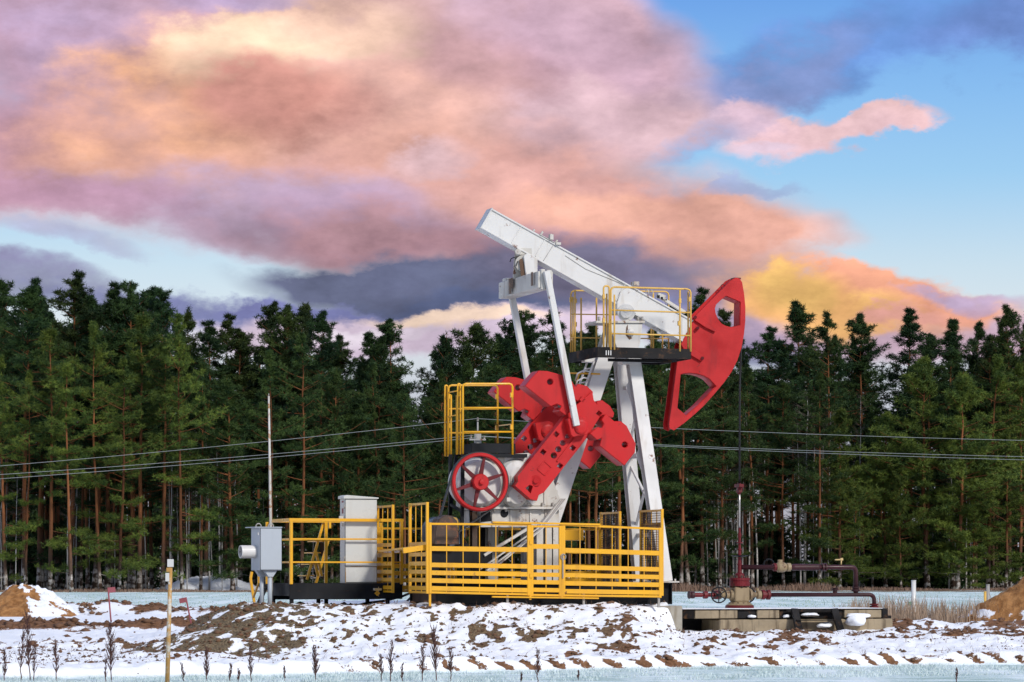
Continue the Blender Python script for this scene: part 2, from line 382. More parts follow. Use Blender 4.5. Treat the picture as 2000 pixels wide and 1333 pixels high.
def concrete(name, base, stain):
    m = Mat(name, 0.85, 0, 0.3)
    f = m.noise(3, 6, 0.65); run = m.noise(9, 4, stretch=(1, 1, 0.12)); pit = m.noise(40, 3)
    c = m.mix(m.rng(f, 0.3, 0.7), rgba(*base), rgba(*[k * 0.72 for k in base]))
    c = m.mix(m.math('MULTIPLY', m.rng(run, 0.5, 0.72), 0.7), c, rgba(*stain))
    m.col(c); m.bump(m.math('ADD', f, m.math('MULTIPLY', pit, 0.4)), 0.5, 0.02); return m.m
CONC = concrete('stained_concrete', (0.36, 0.285, 0.185), (0.06, 0.04, 0.025))
CONC_PALE = concrete('pale_concrete', (0.36, 0.33, 0.27), (0.20, 0.16, 0.11))
POLE_CONC = concrete('pole_concrete', (0.38, 0.36, 0.32), (0.24, 0.21, 0.17))
def snow_mat():
    m = Mat('snow', 0.75, 0, 0.25); f = m.noise(7, 5, 0.6)
    m.col(m.mix(f, rgba(0.86, 0.89, 0.92), rgba(0.94, 0.95, 0.96))); m.bump(m.noise(18, 4), 0.35, 0.03); return m.m
SNOW = snow_mat()
def ground_mat():
    m = Mat('snowy_ground', 0.85, 0, 0.2)
    P = m.tc.outputs['Object']
    soil = m.attr('soil'); frost = m.attr('frost'); grit = m.attr('grit')
    fine = m.noise(9.0, 6, 0.65, P); mid = m.noise(2.2, 5, 0.6, P); hf = m.noise(30.0, 3, 0.6, P)
    snow = m.mix(mid, rgba(0.85, 0.88, 0.91), rgba(0.94, 0.95, 0.96))
    earth = m.mix(m.rng(fine, 0.3, 0.7), rgba(0.10, 0.048, 0.022), rgba(0.26, 0.13, 0.065))
    grav = m.mix(m.rng(hf, 0.35, 0.65), rgba(0.06, 0.045, 0.025), rgba(0.24, 0.175, 0.10))
    earth = m.mix(grit, earth, grav)
    # frosted winter crop: blades showing through a skin of rime
    row = m.noise(1.6, 5, 0.7, P, stretch=(0.35, 1.6, 1)); bl = m.noise(26, 3, 0.7, P)
    fr = m.mix(m.rng(m.math('ADD', m.math('MULTIPLY', row, 0.6), m.math('MULTIPLY', bl, 0.4)), 0.42, 0.60), rgba(0.30, 0.44, 0.38), rgba(0.82, 0.94, 0.95))
    far = m.noise(1.0, 5, 0.65, P, stretch=(0.55, 0.06, 1))
    fr = m.mix(m.math('MULTIPLY', m.rng(far, 0.44, 0.64), 0.75), fr, rgba(0.86, 0.94, 0.94))
    c = m.mix(frost, snow, fr)
    edge = m.math('ADD', soil, m.math('ADD', m.math('MULTIPLY', m.math('SUBTRACT', fine, 0.5), 0.8), m.math('MULTIPLY', m.math('SUBTRACT', hf, 0.5), 0.7)))
    c = m.mix(m.rng(edge, 0.46, 0.58), c, earth)
    m.col(c); m.bump(m.math('ADD', fine, m.math('MULTIPLY', hf, 0.5)), 0.55, 0.03)
    return m.m
GROUND = ground_mat()
def sand_mat():
    m = Mat('damp_sand', 0.9, 0, 0.2); f = m.noise(4, 6, 0.65); g = m.noise(22, 4, 0.6)
    earth = m.mix(m.rng(f, 0.3, 0.7), rgba(0.22, 0.095, 0.03), rgba(0.46, 0.23, 0.085))
    soil = m.attr('snowy'); e = m.math('ADD', soil, m.math('MULTIPLY', m.math('SUBTRACT', f, 0.5), 0.9))
    m.col(m.mix(m.rng(e, 0.48, 0.55), earth, rgba(0.86, 0.88, 0.91))); m.bump(m.math('ADD', f, m.math('MULTIPLY', g, 0.4)), 0.7, 0.08); return m.m
SAND = sand_mat()
def needle_mat(name, dark, light):
    m = Mat(name, 0.65, 0, 0.25)
    oi = m.n('ShaderNodeObjectInfo')
    f = m.noise(0.55, 3); g = m.noise(3.5, 2)
    c = m.mix(m.rng(m.math('ADD', m.math('MULTIPLY', f, 0.6), m.math('MULTIPLY', g, 0.4)), 0.35, 0.65), rgba(*dark), rgba(*light))
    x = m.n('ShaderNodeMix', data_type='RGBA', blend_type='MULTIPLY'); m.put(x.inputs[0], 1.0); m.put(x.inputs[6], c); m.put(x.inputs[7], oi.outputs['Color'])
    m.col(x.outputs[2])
    tr = m.n('ShaderNodeBsdfTranslucent'); m.put(tr.inputs[0], x.outputs[2])
    mx = m.n('ShaderNodeMixShader'); mx.inputs[0].default_value = 0.22
    m.put(mx.inputs[1], m.b.outputs[0]); m.put(mx.inputs[2], tr.outputs[0])
    m.put(m.nt.nodes['Material Output'].inputs[0], mx.outputs[0]); return m.m
NEEDLE = needle_mat('pine_needles', (0.022, 0.052, 0.020), (0.100, 0.145, 0.036))
def bark_mat():
    m = Mat('pine_bark', 0.9, 0, 0.2); s = m.n('ShaderNodeSeparateXYZ'); m.put(s.inputs[0], m.tc.outputs['Object'])
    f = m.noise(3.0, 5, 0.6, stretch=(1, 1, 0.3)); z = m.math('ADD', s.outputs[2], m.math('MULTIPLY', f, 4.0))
    c = m.mix(m.rng(z, 3.5, 10.0), m.mix(f, rgba(0.05, 0.032, 0.022), rgba(0.15, 0.10, 0.075)), m.mix(f, rgba(0.13, 0.045, 0.018), rgba(0.33, 0.13, 0.052)))
    oi = m.n('ShaderNodeObjectInfo'); br = m.math('MULTIPLY_ADD', oi.outputs['Random'], 0.75, 0.35)
    vm = m.n('ShaderNodeVectorMath', operation='SCALE'); m.put(vm.inputs[0], c); m.put(vm.inputs['Scale'], br); c = vm.outputs[0]
    # pale patches on the butt, fading out upwards
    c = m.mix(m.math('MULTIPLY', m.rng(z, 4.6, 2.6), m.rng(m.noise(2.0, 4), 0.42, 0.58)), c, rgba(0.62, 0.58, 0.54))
    m.col(c); return m.m
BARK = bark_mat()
def birch_mat():
    m = Mat('birch_bark', 0.8, 0, 0.3); f = m.noise(2.5, 4, 0.6, stretch=(1, 1, 1.5))
    m.col(m.mix(m.rng(f, 0.55, 0.68), rgba(0.48, 0.46, 0.44), rgba(0.06, 0.05, 0.045))); return m.m
BIRCH = birch_mat()
TWIG = simple('dead_twigs', (0.13, 0.10, 0.085), 0.9)
WEED = simple('dried_weed_brown', (0.10, 0.045, 0.036), 0.9, 0, 0.4)
REED = simple('dry_grass_straw', (0.33, 0.235, 0.16), 0.9, 0, 0.4, 2)
EDGE_REED = simple('forest_edge_straw', (0.20, 0.125, 0.085), 0.9, 0, 0.4, 2)
FROSTBLADE = simple('frosted_grass', (0.58, 0.68, 0.66), 0.8, 0, 0.5, 5)

# ------------------------------------------------------------------ ground
def foot_line(X):      # the front edge of the disturbed, snow-covered soil; in front of it frosted grass
    return np.interp(X, [-9, -6, -3.4, 0, 4, 8], [-14.6, -13.6, -12.4, -10.4, -8.6, -7.2]) + 0.25 * (vnoise(X * 0.8, 0 * X, 3) - 0.5)
def terrain(X, Y):
    X = np.asarray(X, float); Y = np.asarray(Y, float)
    wob = 0.7 * (fbm(X * 0.45, Y * 0.45, 11, 3) - 0.5)
    front = smooth(-6.6, -2.3, Y + wob)
    back = 1 - smooth(6.5, 11, Y + wob)
    xl = X + wob * 0.8 + 0.22 * np.clip(Y + 2, -5, 3) * -1
    left = smooth(-7.3, -4.7, xl)
    rb = smooth(-1.5, -1.05, Y)
    right = (1 - smooth(1.9, 4.1, X + 0.4 * wob)) * (1 - rb) + (1 - smooth(2.95, 3.3, X)) * rb
    mound = 0.87 * front * back * left * right
    berm = 0.33 * smooth(-6.8, -1.8, Y + wob) * (1 - smooth(6, 14, Y)) * smooth(0.5, 3.5, X)
    lberm = 0.06 * smooth(-10, -6, Y) * (1 - smooth(40, 52, Y)) * (1 - smooth(-5.5, -4, X))
    h = np.maximum(np.maximum(mound, berm), lberm)
    yf = foot_line(X)
    dist = smooth(-0.02, 0.36, Y - yf)                                # bank of loose snow over the tilled soil
    dz = dist * (1 - smooth(46, 54, Y)) * np.where(X > 3, 1 - smooth(8, 16, Y), 1.0)
    t_ = (X + (Y - yf) * 1.15 + 0.6 * fbm(X * 0.9, X * 0, 95, 2)) * 2.1
    lugs = np.sin(2 * np.pi * t_) * smooth(0.0, 0.15, Y - yf) * (1 - smooth(0.3, 0.6, Y - yf)) * smooth(-4.5, -1.5, X)
    h = h + 0.11 * dz + 0.08 * dz * (1 - smooth(0.45, 1.8, Y - yf)) + 0.022 * lugs
    # ridges of thrown-up soil on the left
    lm = 1 - smooth(-5.2, -4.2, X)
    def ridge(y0, amp, wd, seed, xm):
        yy = Y - y0 - 1.2 * (fbm(X * 0.25, X * 0, seed, 2) - 0.5)
        a = amp * (0.45 + 1.1 * fbm(X * 0.7, Y * 0.3, seed + 5, 3))
        return a * np.exp(-(yy / wd) ** 2) * xm
    r1 = ridge(47, 0.30, 1.3, 21, lm); r2 = ridge(16, 0.26, 0.9, 31, lm); r3 = ridge(-2.5, 0.16, 0.6, 41, 1 - smooth(-7.4, -6.6, X)); r4 = ridge(2.2, 0.16, 0.7, 51, smooth(6.6, 7.6, X))
    h = h + r1 + r2 + r3 + r4
    on = dz * (Y < 60)
    # clods
    c1 = fbm(X * 1.7, Y * 1.5, 61, 3); c2 = fbm(X * 5.0, Y * 4.0, 71, 3); c3 = fbm(X * 12, Y * 9, 81, 2)
    slope = front * (1 - front) * 4
    h = h + on * (0.16 * (c1 - 0.5) + 0.085 * (c2 - 0.5) + 0.03 * (c3 - 0.5))
    h = h + (1 - on) * 0.03 * (fbm(X * 0.8, Y * 0.8, 91, 3) - 0.5)
    # pad under the machine is level
    pad = smooth(-5.0, -4.4, X) * (1 - smooth(2.6, 2.95, X)) * smooth(-1.6, -1.1, Y) * (1 - smooth(5, 6, Y))
    h = h * (1 - pad) + pad * (0.945 + 0.025 * c2)
    return h
def soil_mask(X, Y, parts=False):
    wob = 0.7 * (fbm(X * 0.45, Y * 0.45, 11, 3) - 0.5)
    c1 = fbm(X * 1.9, Y * 1.3, 161, 3); c2 = fbm(X * 5.5, Y * 3.0, 171, 3); c3 = fbm(X * 13, Y * 7, 181, 2); c0 = fbm(X * 0.5, Y * 0.4, 151, 2); c4 = fbm(X * 7.5, Y * 5.5, 191, 2)
    yf = foot_line(X); on = smooth(0.02, 0.25, Y - yf) * (1 - smooth(47.5, 49, Y)) * np.where(X > 3, 1 - smooth(7, 9, Y), 1.0)
    s = 0.62 * (c2 - 0.5) * 2 * 0.5 + 0.15
    # sparse crumbs everywhere in the tilled strip
    s = 0.02 + 3.0 * np.clip(c3 - 0.68, 0, 1) + 2.6 * np.clip(c2 - 0.66, 0, 1)
    # big clods on the lower front of the mound and along the slab
    zc = smooth(-7.2, -6.0, Y) * (1 - smooth(-3.6, -2.6, Y)) * smooth(-3.2, -1.0, X) * (1 - smooth(5.2, 6.2, X))
    s = s + zc * 2.2 * np.clip(c1 * 0.45 + c2 * 0.35 + c4 * 0.20 - 0.52, 0, 1) * 2.8
    zr = smooth(-3.6, -2.4, Y) * (1 - smooth(0.6, 2.2, Y)) * smooth(3.6, 4.4, X)
    s = s + zr * 5.0 * np.clip(c1 * 0.55 + c2 * 0.45 - 0.47, 0, 1)
    # fine rubble showing through on the upper middle of the slope
    zf = smooth(-6.0, -5.0, Y) * (1 - smooth(-1.9, -1.4, Y)) * smooth(-5.2, -4.0, X) * (1 - smooth(1.4, 2.6, X))
    zfw = zf * (0.55 + 0.45 * (1 - smooth(-3.0, 1.5, X)))
    s = s + zfw * 4.6 * np.clip(c4 * 0.72 + c2 * 0.28 - 0.535 + 0.10 * (c0 - 0.4) + 0.05 * (1 - smooth(-4, -1, X)), 0, 1)
    # bare gravelly left shoulder
    zl = smooth(-7.2, -6.0, Y) * (1 - smooth(0.5, 2.0, Y)) * smooth(-7.4, -6.6, X + 0.5 * wob + 0.12 * (Y + 4)) * (1 - smooth(-4.8, -3.2, X + wob))
    st = fbm(X * 1.2 + Y * 1.6, (Y - X) * 4.5, 195, 3)          # snow caught in streaks down the slope
    s = s + zl * (0.80 + 2.2 * (c2 * 0.5 + c1 * 0.3 - 0.40) - 2.4 * np.clip(st - 0.52, 0, 1))
    # thrown-up ridges
    lm = 1 - smooth(-5.0, -4.0, X)
    for y0, wd, seed, xm, k in ((47, 1.3, 21, lm, 1.0), (16, 0.9, 31, lm, 1.05), (-2.5, 0.6, 41, 1 - smooth(-7.2, -6.4, X), 0.75), (2.2, 0.8, 51, smooth(6.2, 7.2, X), 1.15)):
        yy = Y - y0 - 1.2 * (fbm(X * 0.25, X * 0, seed, 2) - 0.5)
        a = -0.55 + 2.5 * fbm(X * 1.1, Y * 0.5, seed + 5, 4, 0.6)
        s = s + k * xm * np.exp(-((yy + 0.3 * wd) / wd) ** 2) * np.clip(a + 1.3 * (c2 - 0.5), 0, 1.2)
    zq = (1 - smooth(-5.6, -4.6, X)) * smooth(-13, -11.5, Y) * (1 - smooth(-1, 1, Y))
    s = s + zq * 3.4 * np.clip(c1 * 0.6 + c2 * 0.4 - 0.64, 0, 1) * 1.8
    # wheel-lug marks along the foot of the bank
    t = (X + (Y - yf) * 1.15 + 0.6 * fbm(X * 0.9, X * 0, 95, 2)) * 2.1 - 0.5
    saw = t - np.floor(t)
    lug = (1 - smooth(0.42, 0.54, saw)) * smooth(0.03, 0.10, Y - yf) * (1 - smooth(0.30, 0.48, Y - yf + 0.35 * (vnoise(X * 2.3, X * 0, 97) - 0.5))) * smooth(-4.5, -1.5, X + 2.5 * (c0 - 0.5))
    s = s * on + lug * (0.62 + 0.5 * (vnoise(X * 1.7, X * 0, 99) - 0.4))
    grit = np.clip(zl * 1.4 + zf * 0.8, 0, 1)
    frost = 1 - smooth(0.0, 0.12, Y - yf) * (1 - smooth(48.0, 49.5, Y)) * np.where(X > 3, 1 - smooth(6.5, 8.5, Y), 1.0)
    # forest floor
    fl = smooth(186, 190, Y + 3 * (fbm(X * 0.15, Y * 0, 5, 2) - 0.5))
    s = s + fl * (0.35 + 0.55 * fbm(X * 0.5, Y * 0.3, 8, 3)); grit = np.maximum(grit, fl * 0.7)
    return np.clip(s, 0, 1), np.clip(frost, 0, 1), grit
def axis(segs):
    out = [segs[0][0]]
    for a, b, st in segs:
        n = max(1, round((b - a) / st)); out += [a + (b - a) * (i + 1) / n for i in range(n)]
    return np.array(out)
def build_ground():
    xs = axis([(-1500, -200, 130), (-200, -60, 14), (-60, -14, 1.2), (-14, -10, 0.25), (-10, 10.2, 0.055), (10.2, 14, 0.25), (14, 60, 1.2), (60, 200, 14), (200, 1500, 130)])
    ys = axis([(-75, -22, 3), (-22, -15.5, 0.3), (-15.5, -1.2, 0.06), (-1.2, 3.5, 0.10), (3.5, 20, 0.25), (20, 50, 0.4), (50, 200, 4), (200, 400, 20), (400, 3000, 260)])
    X, Y = np.meshgrid(xs, ys); Z = terrain(X, Y)
    soil, frost, grit = soil_mask(X, Y)
    nx, ny = len(xs), len(ys)
    me = bpy.data.meshes.new('ground')
    co = np.stack([X, Y, Z], -1).reshape(-1, 3).astype(np.float32)
    i = np.arange(nx * ny).reshape(ny, nx)
    q = np.stack([i[:-1, :-1], i[:-1, 1:], i[1:, 1:], i[1:, :-1]], -1).reshape(-1, 4)
    me.vertices.add(len(co)); me.vertices.foreach_set('co', co.ravel())
    me.loops.add(q.size); me.loops.foreach_set('vertex_index', q.ravel().astype(np.int32))
    me.polygons.add(len(q)); me.polygons.foreach_set('loop_start', np.arange(0, q.size, 4, dtype=np.int32)); me.polygons.foreach_set('loop_total', np.full(len(q), 4, np.int32))
    me.polygons.foreach_set('use_smooth', np.ones(len(q), bool))
    me.update(calc_edges=True)
    for nm, a in (('soil', soil), ('frost', frost), ('grit', grit)):
        at_ = me.attributes.new(nm, 'FLOAT', 'POINT'); at_.data.foreach_set('value', a.reshape(-1).astype(np.float32))
    me.materials.append(GROUND)
    o = bpy.data.objects.new('ground', me); COL.objects.link(o); tag(o, 'snow covered ground with brown soil showing through and frosted field behind', kind='structure')
    return o
ground = build_ground()
def gz(x, y): return float(terrain(np.array([x]), np.array([y]))[0])

def heap(name, label, cx, cy, rx, ry, h, seed, snow_fn, flat=2.0):
    """a tipped heap of sand: steep broken faces, slumped toe"""
    n = 110; m = 70
    z0 = gz(cx, cy)
    g, t = np.meshgrid(2 * np.pi * np.arange(n) / n, np.arange(m + 1) / m)
    rr = t * (1 + 0.18 * np.sin(2 * g + seed) + 0.10 * np.sin(3 * g + 2 * seed))
    x, y = rx * rr * np.cos(g), ry * rr * np.sin(g)
    nb = fbm(x * 2.2 / h + seed, y * 2.2 / h, seed, 5, 0.55) - 0.5
    z = h * (1 - t ** flat) * (1 + 0.28 * nb) + 0.22 * h * nb * np.minimum(1, 4 * (1 - t)) - 0.15 * t
    vs_ = np.stack([x, y, z], -1).reshape(-1, 3).tolist()
    sn = np.broadcast_to(snow_fn(x / rx, y / ry, z / h, nb), x.shape).reshape(-1).astype(np.float32)
    fs = [(j * n + i, j * n + (i + 1) % n, (j + 1) * n + (i + 1) % n, (j + 1) * n + i) for j in range(m) for i in range(n)]
    me = bpy.data.meshes.new(name); me.from_pydata(vs_, [], fs); me.materials.append(SAND)
    me.polygons.foreach_set('use_smooth', [True] * len(fs))
    a = me.attributes.new('snowy', 'FLOAT', 'POINT'); a.data.foreach_set('value', sn)
    o = bpy.data.objects.new(name, me); COL.objects.link(o); o.location = (cx, cy, z0); return tag(o, label, 'sand pile')
heap('sand_pile', 'low orange sand pile dusted with snow on its right side at the left edge', -15.7, 39.0, 2.15, 2.2, 1.05, 4, lambda x, y, z, n: 0.14 + 0.42 * smooth(-0.15, 0.55, x) + 1.7 * n, 1.5)
heap('sand_pile', 'steep orange brown sand pile cut by the right edge of the photo', 11.75, 6.0, 2.1, 2.0, 1.2, 9, lambda x, y, z, n: (1 - smooth(0.20, 0.42, z)) * (0.52 + 1.3 * n), 1.3)
heap('snow_mound', 'snow covered earth mound in the shade at the forest edge behind the flags', -25.5, 200.0, 5.0, 3.0, 1.25, 12, lambda x, y, z, n: 1.6 + 0 * x)['category'] = 'snow mound'

# ------------------------------------------------------------------ pumpjack
YAW = 18.0
A = Frame(2.22, 0.0, 0.98, YAW)
def Z(x0, y0, sc): return lambda x, y: (x0 + x / sc, y0 + y / sc)
zA, zB, zC, zD, zE = Z(930, 390, 5.333), Z(1100, 520, 6.664), Z(1280, 530, 4.165), Z(960, 710, 4.597), Z(850, 730, 4.442)
zF, zG, zH, zI, zJ = Z(720, 970, 6.058), Z(1100, 690, 2.666), Z(1330, 1040, 7.404), Z(840, 680, 3.808), Z(760, 960, 3.3333)
zK, zL = Z(440, 760, 2.898), Z(1300, 900, 3.702)
def poly(fr, yp, pts, zm=None): return [fr.P(*(zm(*p) if zm else p), yp) for p in pts]

jack = A.root('pumpjack', 'red and white oil well pumpjack with tilted walking beam and big red horse head', 'pumpjack')

# walking beam: box girder with flanges, end plate, splice and diaphragm ribs
yb = -0.17
TL, BL, TR, BR = (A.P(962, 408, yb), A.P(940, 446, yb), A.P(1378, 639, yb), A.P(1357, 681, yb))
def lerp(a, b, t): return a + (b - a) * t
dn_l, dn_r = (BL - TL), (BR - TR)
beam = part('walking_beam', WHITE, jack, lambda m: (m.plate([TL + dn_l * 0.05, TR + dn_r * 0.05, TR + dn_r * 0.95, TL + dn_l * 0.95], [], -0.145, 0.145)), 0.006)
part('flange', WHITE, beam, lambda m: m.plate([TL, TR, TR + dn_r * 0.07, TL + dn_l * 0.07], [], -0.17, 0.17), 0.004)
part('flange', WHITE, beam, lambda m: m.plate([TL + dn_l * 0.93, TR + dn_r * 0.93, BR, BL], [], -0.17, 0.17), 0.004)
ud = (TR - TL).normalized()
part('end_plate', WHITE, beam, lambda m: m.plate([TL - ud * 0.02 - dn_l * 0.03, TL - dn_l * 0.03, BL + dn_l * 0.03, BL - ud * 0.02 + dn_l * 0.03], [], -0.18, 0.18), 0.004)
for t, w in ((0.135, 0.018), (0.245, 0.02), (0.62, 0.02), (0.665, 0.018), (0.955, 0.02)):
    p0, p1 = lerp(TL, TR, t) + dn_l * 0.08, lerp(TL, TR, t) + dn_l * 0.92
    part('rib', WHITE, beam, lambda m: m.plate([p0, p0 + ud * w, p1 + ud * w, p1], [], -0.163, -0.1455))
def splice(m):
    a, b = lerp(TL, TR, 0.215), lerp(TL, TR, 0.285)
    m.plate([a - dn_l * 0.03, b - dn_l * 0.03, b, a], [], -0.19, 0.19)
    for k in range(4):
        c = lerp(TL, TR, 0.19 + 0.035 * k) - dn_l * 0.02; c.y = -0.12 + 0.02 * k
        m.cyl(c, c - dn_l * (0.10 + 0.12 * (k % 2)), 0.022, 8)
    c = lerp(TL, TR, 0.262) - dn_l * 0.02
    m.box(c - dn_l * 0.14, (0.07, 0.10, 0.11)); m.box(lerp(TL, TR, 0.30) - dn_l * 0.05, (0.10, 0.08, 0.05))
part('splice_bracket', WHITE_OLD, beam, splice, 0.004)
def small_fittings(m):      # lube lines and lug on the beam
    m.tube([lerp(TL, TR, 0.35) + dn_l * 0.25 + Vector((0, 0.02, 0)), lerp(TL, TR, 0.45) + dn_l * 0.33 + Vector((0, 0.018, 0)), lerp(TL, TR, 0.58) + dn_l * 0.16 + Vector((0, 0.018, 0)), lerp(TL, TR, 0.68) + dn_l * 0.05 + Vector((0, -0.01, 0))], 0.005, 6)
    m.tube([lerp(TL, TR, 0.287) + dn_l * 0.06, lerp(TL, TR, 0.283) + dn_l * 0.95], 0.004, 6)
part('lube_line', STEEL, beam, small_fittings)
part('top_block', WHITE_OLD, beam, lambda m: m.box(A.P(1240, 555, 0), (0.11, 0.2, 0.08)), 0.004)
part('top_fitting', WHITE_OLD, beam, lambda m: (m.bar(A.P(1283, 577, 0.1), A.P(1338, 611, 0.1), 0.07, 0.06), m.bar(A.P(1283, 577, 0.1), A.P(1298, 582, 0.1), 0.12, 0.09)), 0.004)
part('lifting_ring', WHITE_OLD, beam, lambda m: (m.torus(A.P(1272, 572, 0.05), (1, 0.4, 0), 0.05, 0.009, 16, 6), m.torus(A.P(1264, 571, 0.1), (1, 0.2, 0), 0.05, 0.009, 16, 6)))
parts('stencil', BLACK, beam, [lambda m, x=x, y=y, w=w, h=h: m.box(A.P(x, y, 0.02), (w, 0.02, h)) for x, y, w, h in ((1286, 580, 0.05, 0.06), (1293, 583, 0.04, 0.05), (1301, 586, 0.02, 0.03))])
part('lug', WHITE, beam, lambda m: m.plate(poly(A, -0.1, [(1284, 643), (1294, 650), (1290, 653), (1284, 652)]), [], -0.1, -0.06))

# horse head: two cheek plates over a curved core, two openings
HO = [(620, 70), (655, 52), (685, 60), (706, 90), (722, 180), (733, 290), (733, 400), (722, 510), (702, 620), (668, 725), (620, 820), (560, 905), (480, 1000), (400, 1090), (320, 1165), (240, 1232), (152, 1296), (115, 1278), (112, 1240), (135, 1080), (160, 880), (183, 700), (205, 600), (330, 360), (470, 220)]
HI = [(628, 78), (655, 62), (682, 68), (700, 95), (716, 182), (727, 290), (727, 400), (716, 508), (696, 618), (662, 722), (614, 816), (554, 900), (474, 996), (394, 1085), (314, 1160), (236, 1226), (160, 1284), (140, 1270), (138, 1240), (160, 1080), (185, 880), (208, 705), (228, 605), (348, 375), (482, 235)]
H1 = [(575, 200), (693, 250), (690, 440), (655, 452), (615, 457), (575, 447), (540, 428), (508, 388), (490, 340), (485, 305), (494, 270), (530, 235)]
H2 = [(205, 840), (235, 830), (280, 827), (340, 834), (395, 850), (440, 875), (497, 937), (450, 985), (350, 1090), (250, 1178), (178, 1118), (192, 980)]
yh = -0.17
ho, hi_, h1, h2 = (poly(A, yh, q, zC) for q in (HO, HI, H1, H2))
def grow(pl, k):
    c = sum(pl, Vector()) / len(pl); return [c + (p - c) * k for p in pl]
head = part('horse_head', RED, jack, lambda m: m.plate(hi_, [grow(h1, 0.97), grow(h2, 0.97)], -0.15, 0.15))
part('cheek_plate', RED, head, lambda m: m.plate(ho, [h1, h2], -0.172, -0.15), 0.004)
part('cheek_plate', RED, head, lambda m: m.plate(ho, [h1, h2], 0.15, 0.172), 0.004)
def hring(pts, k):     # stiffener lips round the openings
    return lambda m: [m.bar(pts[i], pts[(i + 1) % len(pts)], 0.34, 0.012, up=(0, 1, 0)) for i in range(k)]
def hb(m):
    m.plate(poly(A, -0.23, [(300, 385), (325, 360), (420, 420), (500, 480), (490, 495), (405, 455)], zC), [], -0.235, -0.173)
    m.plate(poly(A, -0.23, [(205, 590), (235, 585), (310, 640), (390, 685), (380, 735), (300, 690), (235, 640)], zC), [], -0.235, -0.173)
    m.plate(poly(A, 0.2, [(300, 385), (325, 360), (500, 480), (490, 495)], zC), [], 0.173, 0.235)
part('bracket', RED, head, hb, 0.004)
parts('pivot_pin', RED_DARK, head, [lambda m, x=x, y=y: m.cyl(A.P(x, y, -0.27), A.P(x, y, 0.27), 0.033, 12) for x, y in ((1363, 641), (1358, 620), (1372, 700))])
part('rope_hook', RED_DARK, head, lambda m: m.torus(A.P(1412, 560, 0), (0.2, 1, 0), 0.04, 0.008, 14, 6)); part('rope_anchor', RED_DARK, head, lambda m: m.box(A.P(1437, 545, 0), (0.14, 0.2, 0.03)))
# bridle ropes and carrier bar
def rope(yp, xo):
    top = poly(A, yp, [(1449 + xo, 560), (1453 + xo, 600), (1452 + xo, 640), (1447 + xo, 690), (1445 + xo, 760), (1444.5 + xo, 945)])
    return lambda m: m.tube(top, 0.013, 8)
part('bridle_rope', CABLE, jack, rope(-0.06, 0.6)); part('bridle_rope', CABLE, jack, rope(0.07, -0.8))
cb = part('carrier_bar', RED_DARK, jack, lambda m: (m.box(A.P(1443.5, 949, 0), (0.10, 0.26, 0.06)), m.cyl(A.P(1443.5, 966, 0), A.P(1443.5, 944, 0), 0.035, 12), m.box(A.P(1443.5, 960, 0), (0.075, 0.16, 0.05))), 0.004)

# saddle bearing and post head
def bearing(m):
    m.cyl(A.P(1223, 611, -0.30), A.P(1223, 611, 0.30), 0.172, 28)
    m.plate(poly(A, -0.19, [(1205, 592), (1212, 570), (1224, 562), (1240, 568), (1252, 580), (1241, 600), (1243, 612), (1205, 612)]), [], -0.20, 0.20)
part('saddle_bearing', WHITE, jack, bearing, 0.006)
part('bearing_cap', WHITE, jack, lambda m: (m.cyl(A.P(1223, 611, -0.34), A.P(1223, 611, -0.30), 0.11, 24), m.cyl(A.P(1223, 606, -0.355), A.P(1223, 606, -0.34), 0.05, 16)), 0.004)
def post_head(m):
    m.plate(poly(A, -0.30, [(1190, 632), (1255, 632), (1246, 680), (1205, 680)]), [], -0.30, -0.27)
    m.plate(poly(A, 0.30, [(1178, 632), (1246, 632), (1240, 680), (1200, 680)]), [], 0.27, 0.30)
    m.plate(poly(A, 0.0, [(1195, 634), (1246, 634), (1240, 678), (1206, 678)]), [], -0.27, 0.27)
part('post_head', WHITE, jack, post_head, 0.004)
part('head_boss', WHITE, jack, lambda m: m.lathe([(0.0, -0.07), (0.055, -0.06), (0.075, -0.03), (0.08, 0.0)], A.P(1231, 650, -0.30), 'y', 20))
part('rust_patch', STAIN, jack, lambda m: m.plate(poly(A, -0.303, [(1223, 640), (1226, 634), (1227, 648), (1231, 657), (1235, 661), (1229, 664), (1222, 655)]), [], -0.304, -0.301))
part('bearing_plate', WHITE_OLD, jack, lambda m: m.plate(poly(A, -0.32, [(1164, 627), (1259, 627), (1259, 631.5), (1164, 631.5)]), [], -0.34, 0.34), 0.004)
parts('bearing_bolt', STEEL, jack, [lambda m, x=x, y=y: m.cyl(A.P(x, 628, y), A.P(x, 619, y), 0.028, 8) for x in (1170, 1180, 1246, 1254) for y in (-0.26, 0.26)])

# Samson post: two splayed front legs and one back leg, rolled H sections
def hsec(m, p, q, w, dp, t=0.022, up=(0, 1, 0)):
    p = Vector(p); q = Vector(q); d = (q - p).normalized(); u = Vector(up); side = d.cross(u).normalized(); u = side.cross(d).normalized()
    for s_ in (-1, 1):
        o = u * (s_ * (dp / 2 - t / 2)); m.bar(p + o, q + o, w, t, up)
    m.bar(p, q, t * 1.2, dp - 2 * t, up)
nb_, ft = A.P(1299, 1137, -0.92), A.P(1233, 681, -0.26)
fb_ = A.P(1250, 1135, 0.92); fb_.z = nb_.z; ft2 = A.P(1210, 681, 0.26)
leg1 = part('leg', WHITE, jack, lambda m: hsec(m, ft, nb_, 0.25, 0.20), 0.004)
leg2 = part('leg', WHITE, jack, lambda m: hsec(m, ft2, fb_, 0.24, 0.20), 0.004)
bt, bb_ = A.P(1202, 634, 0.0), A.P(1035, 1120, 0.0); bb_.z = nb_.z
leg3 = part('leg', WHITE, jack, lambda m: hsec(m, bt, bb_, 0.32, 0.26), 0.004)
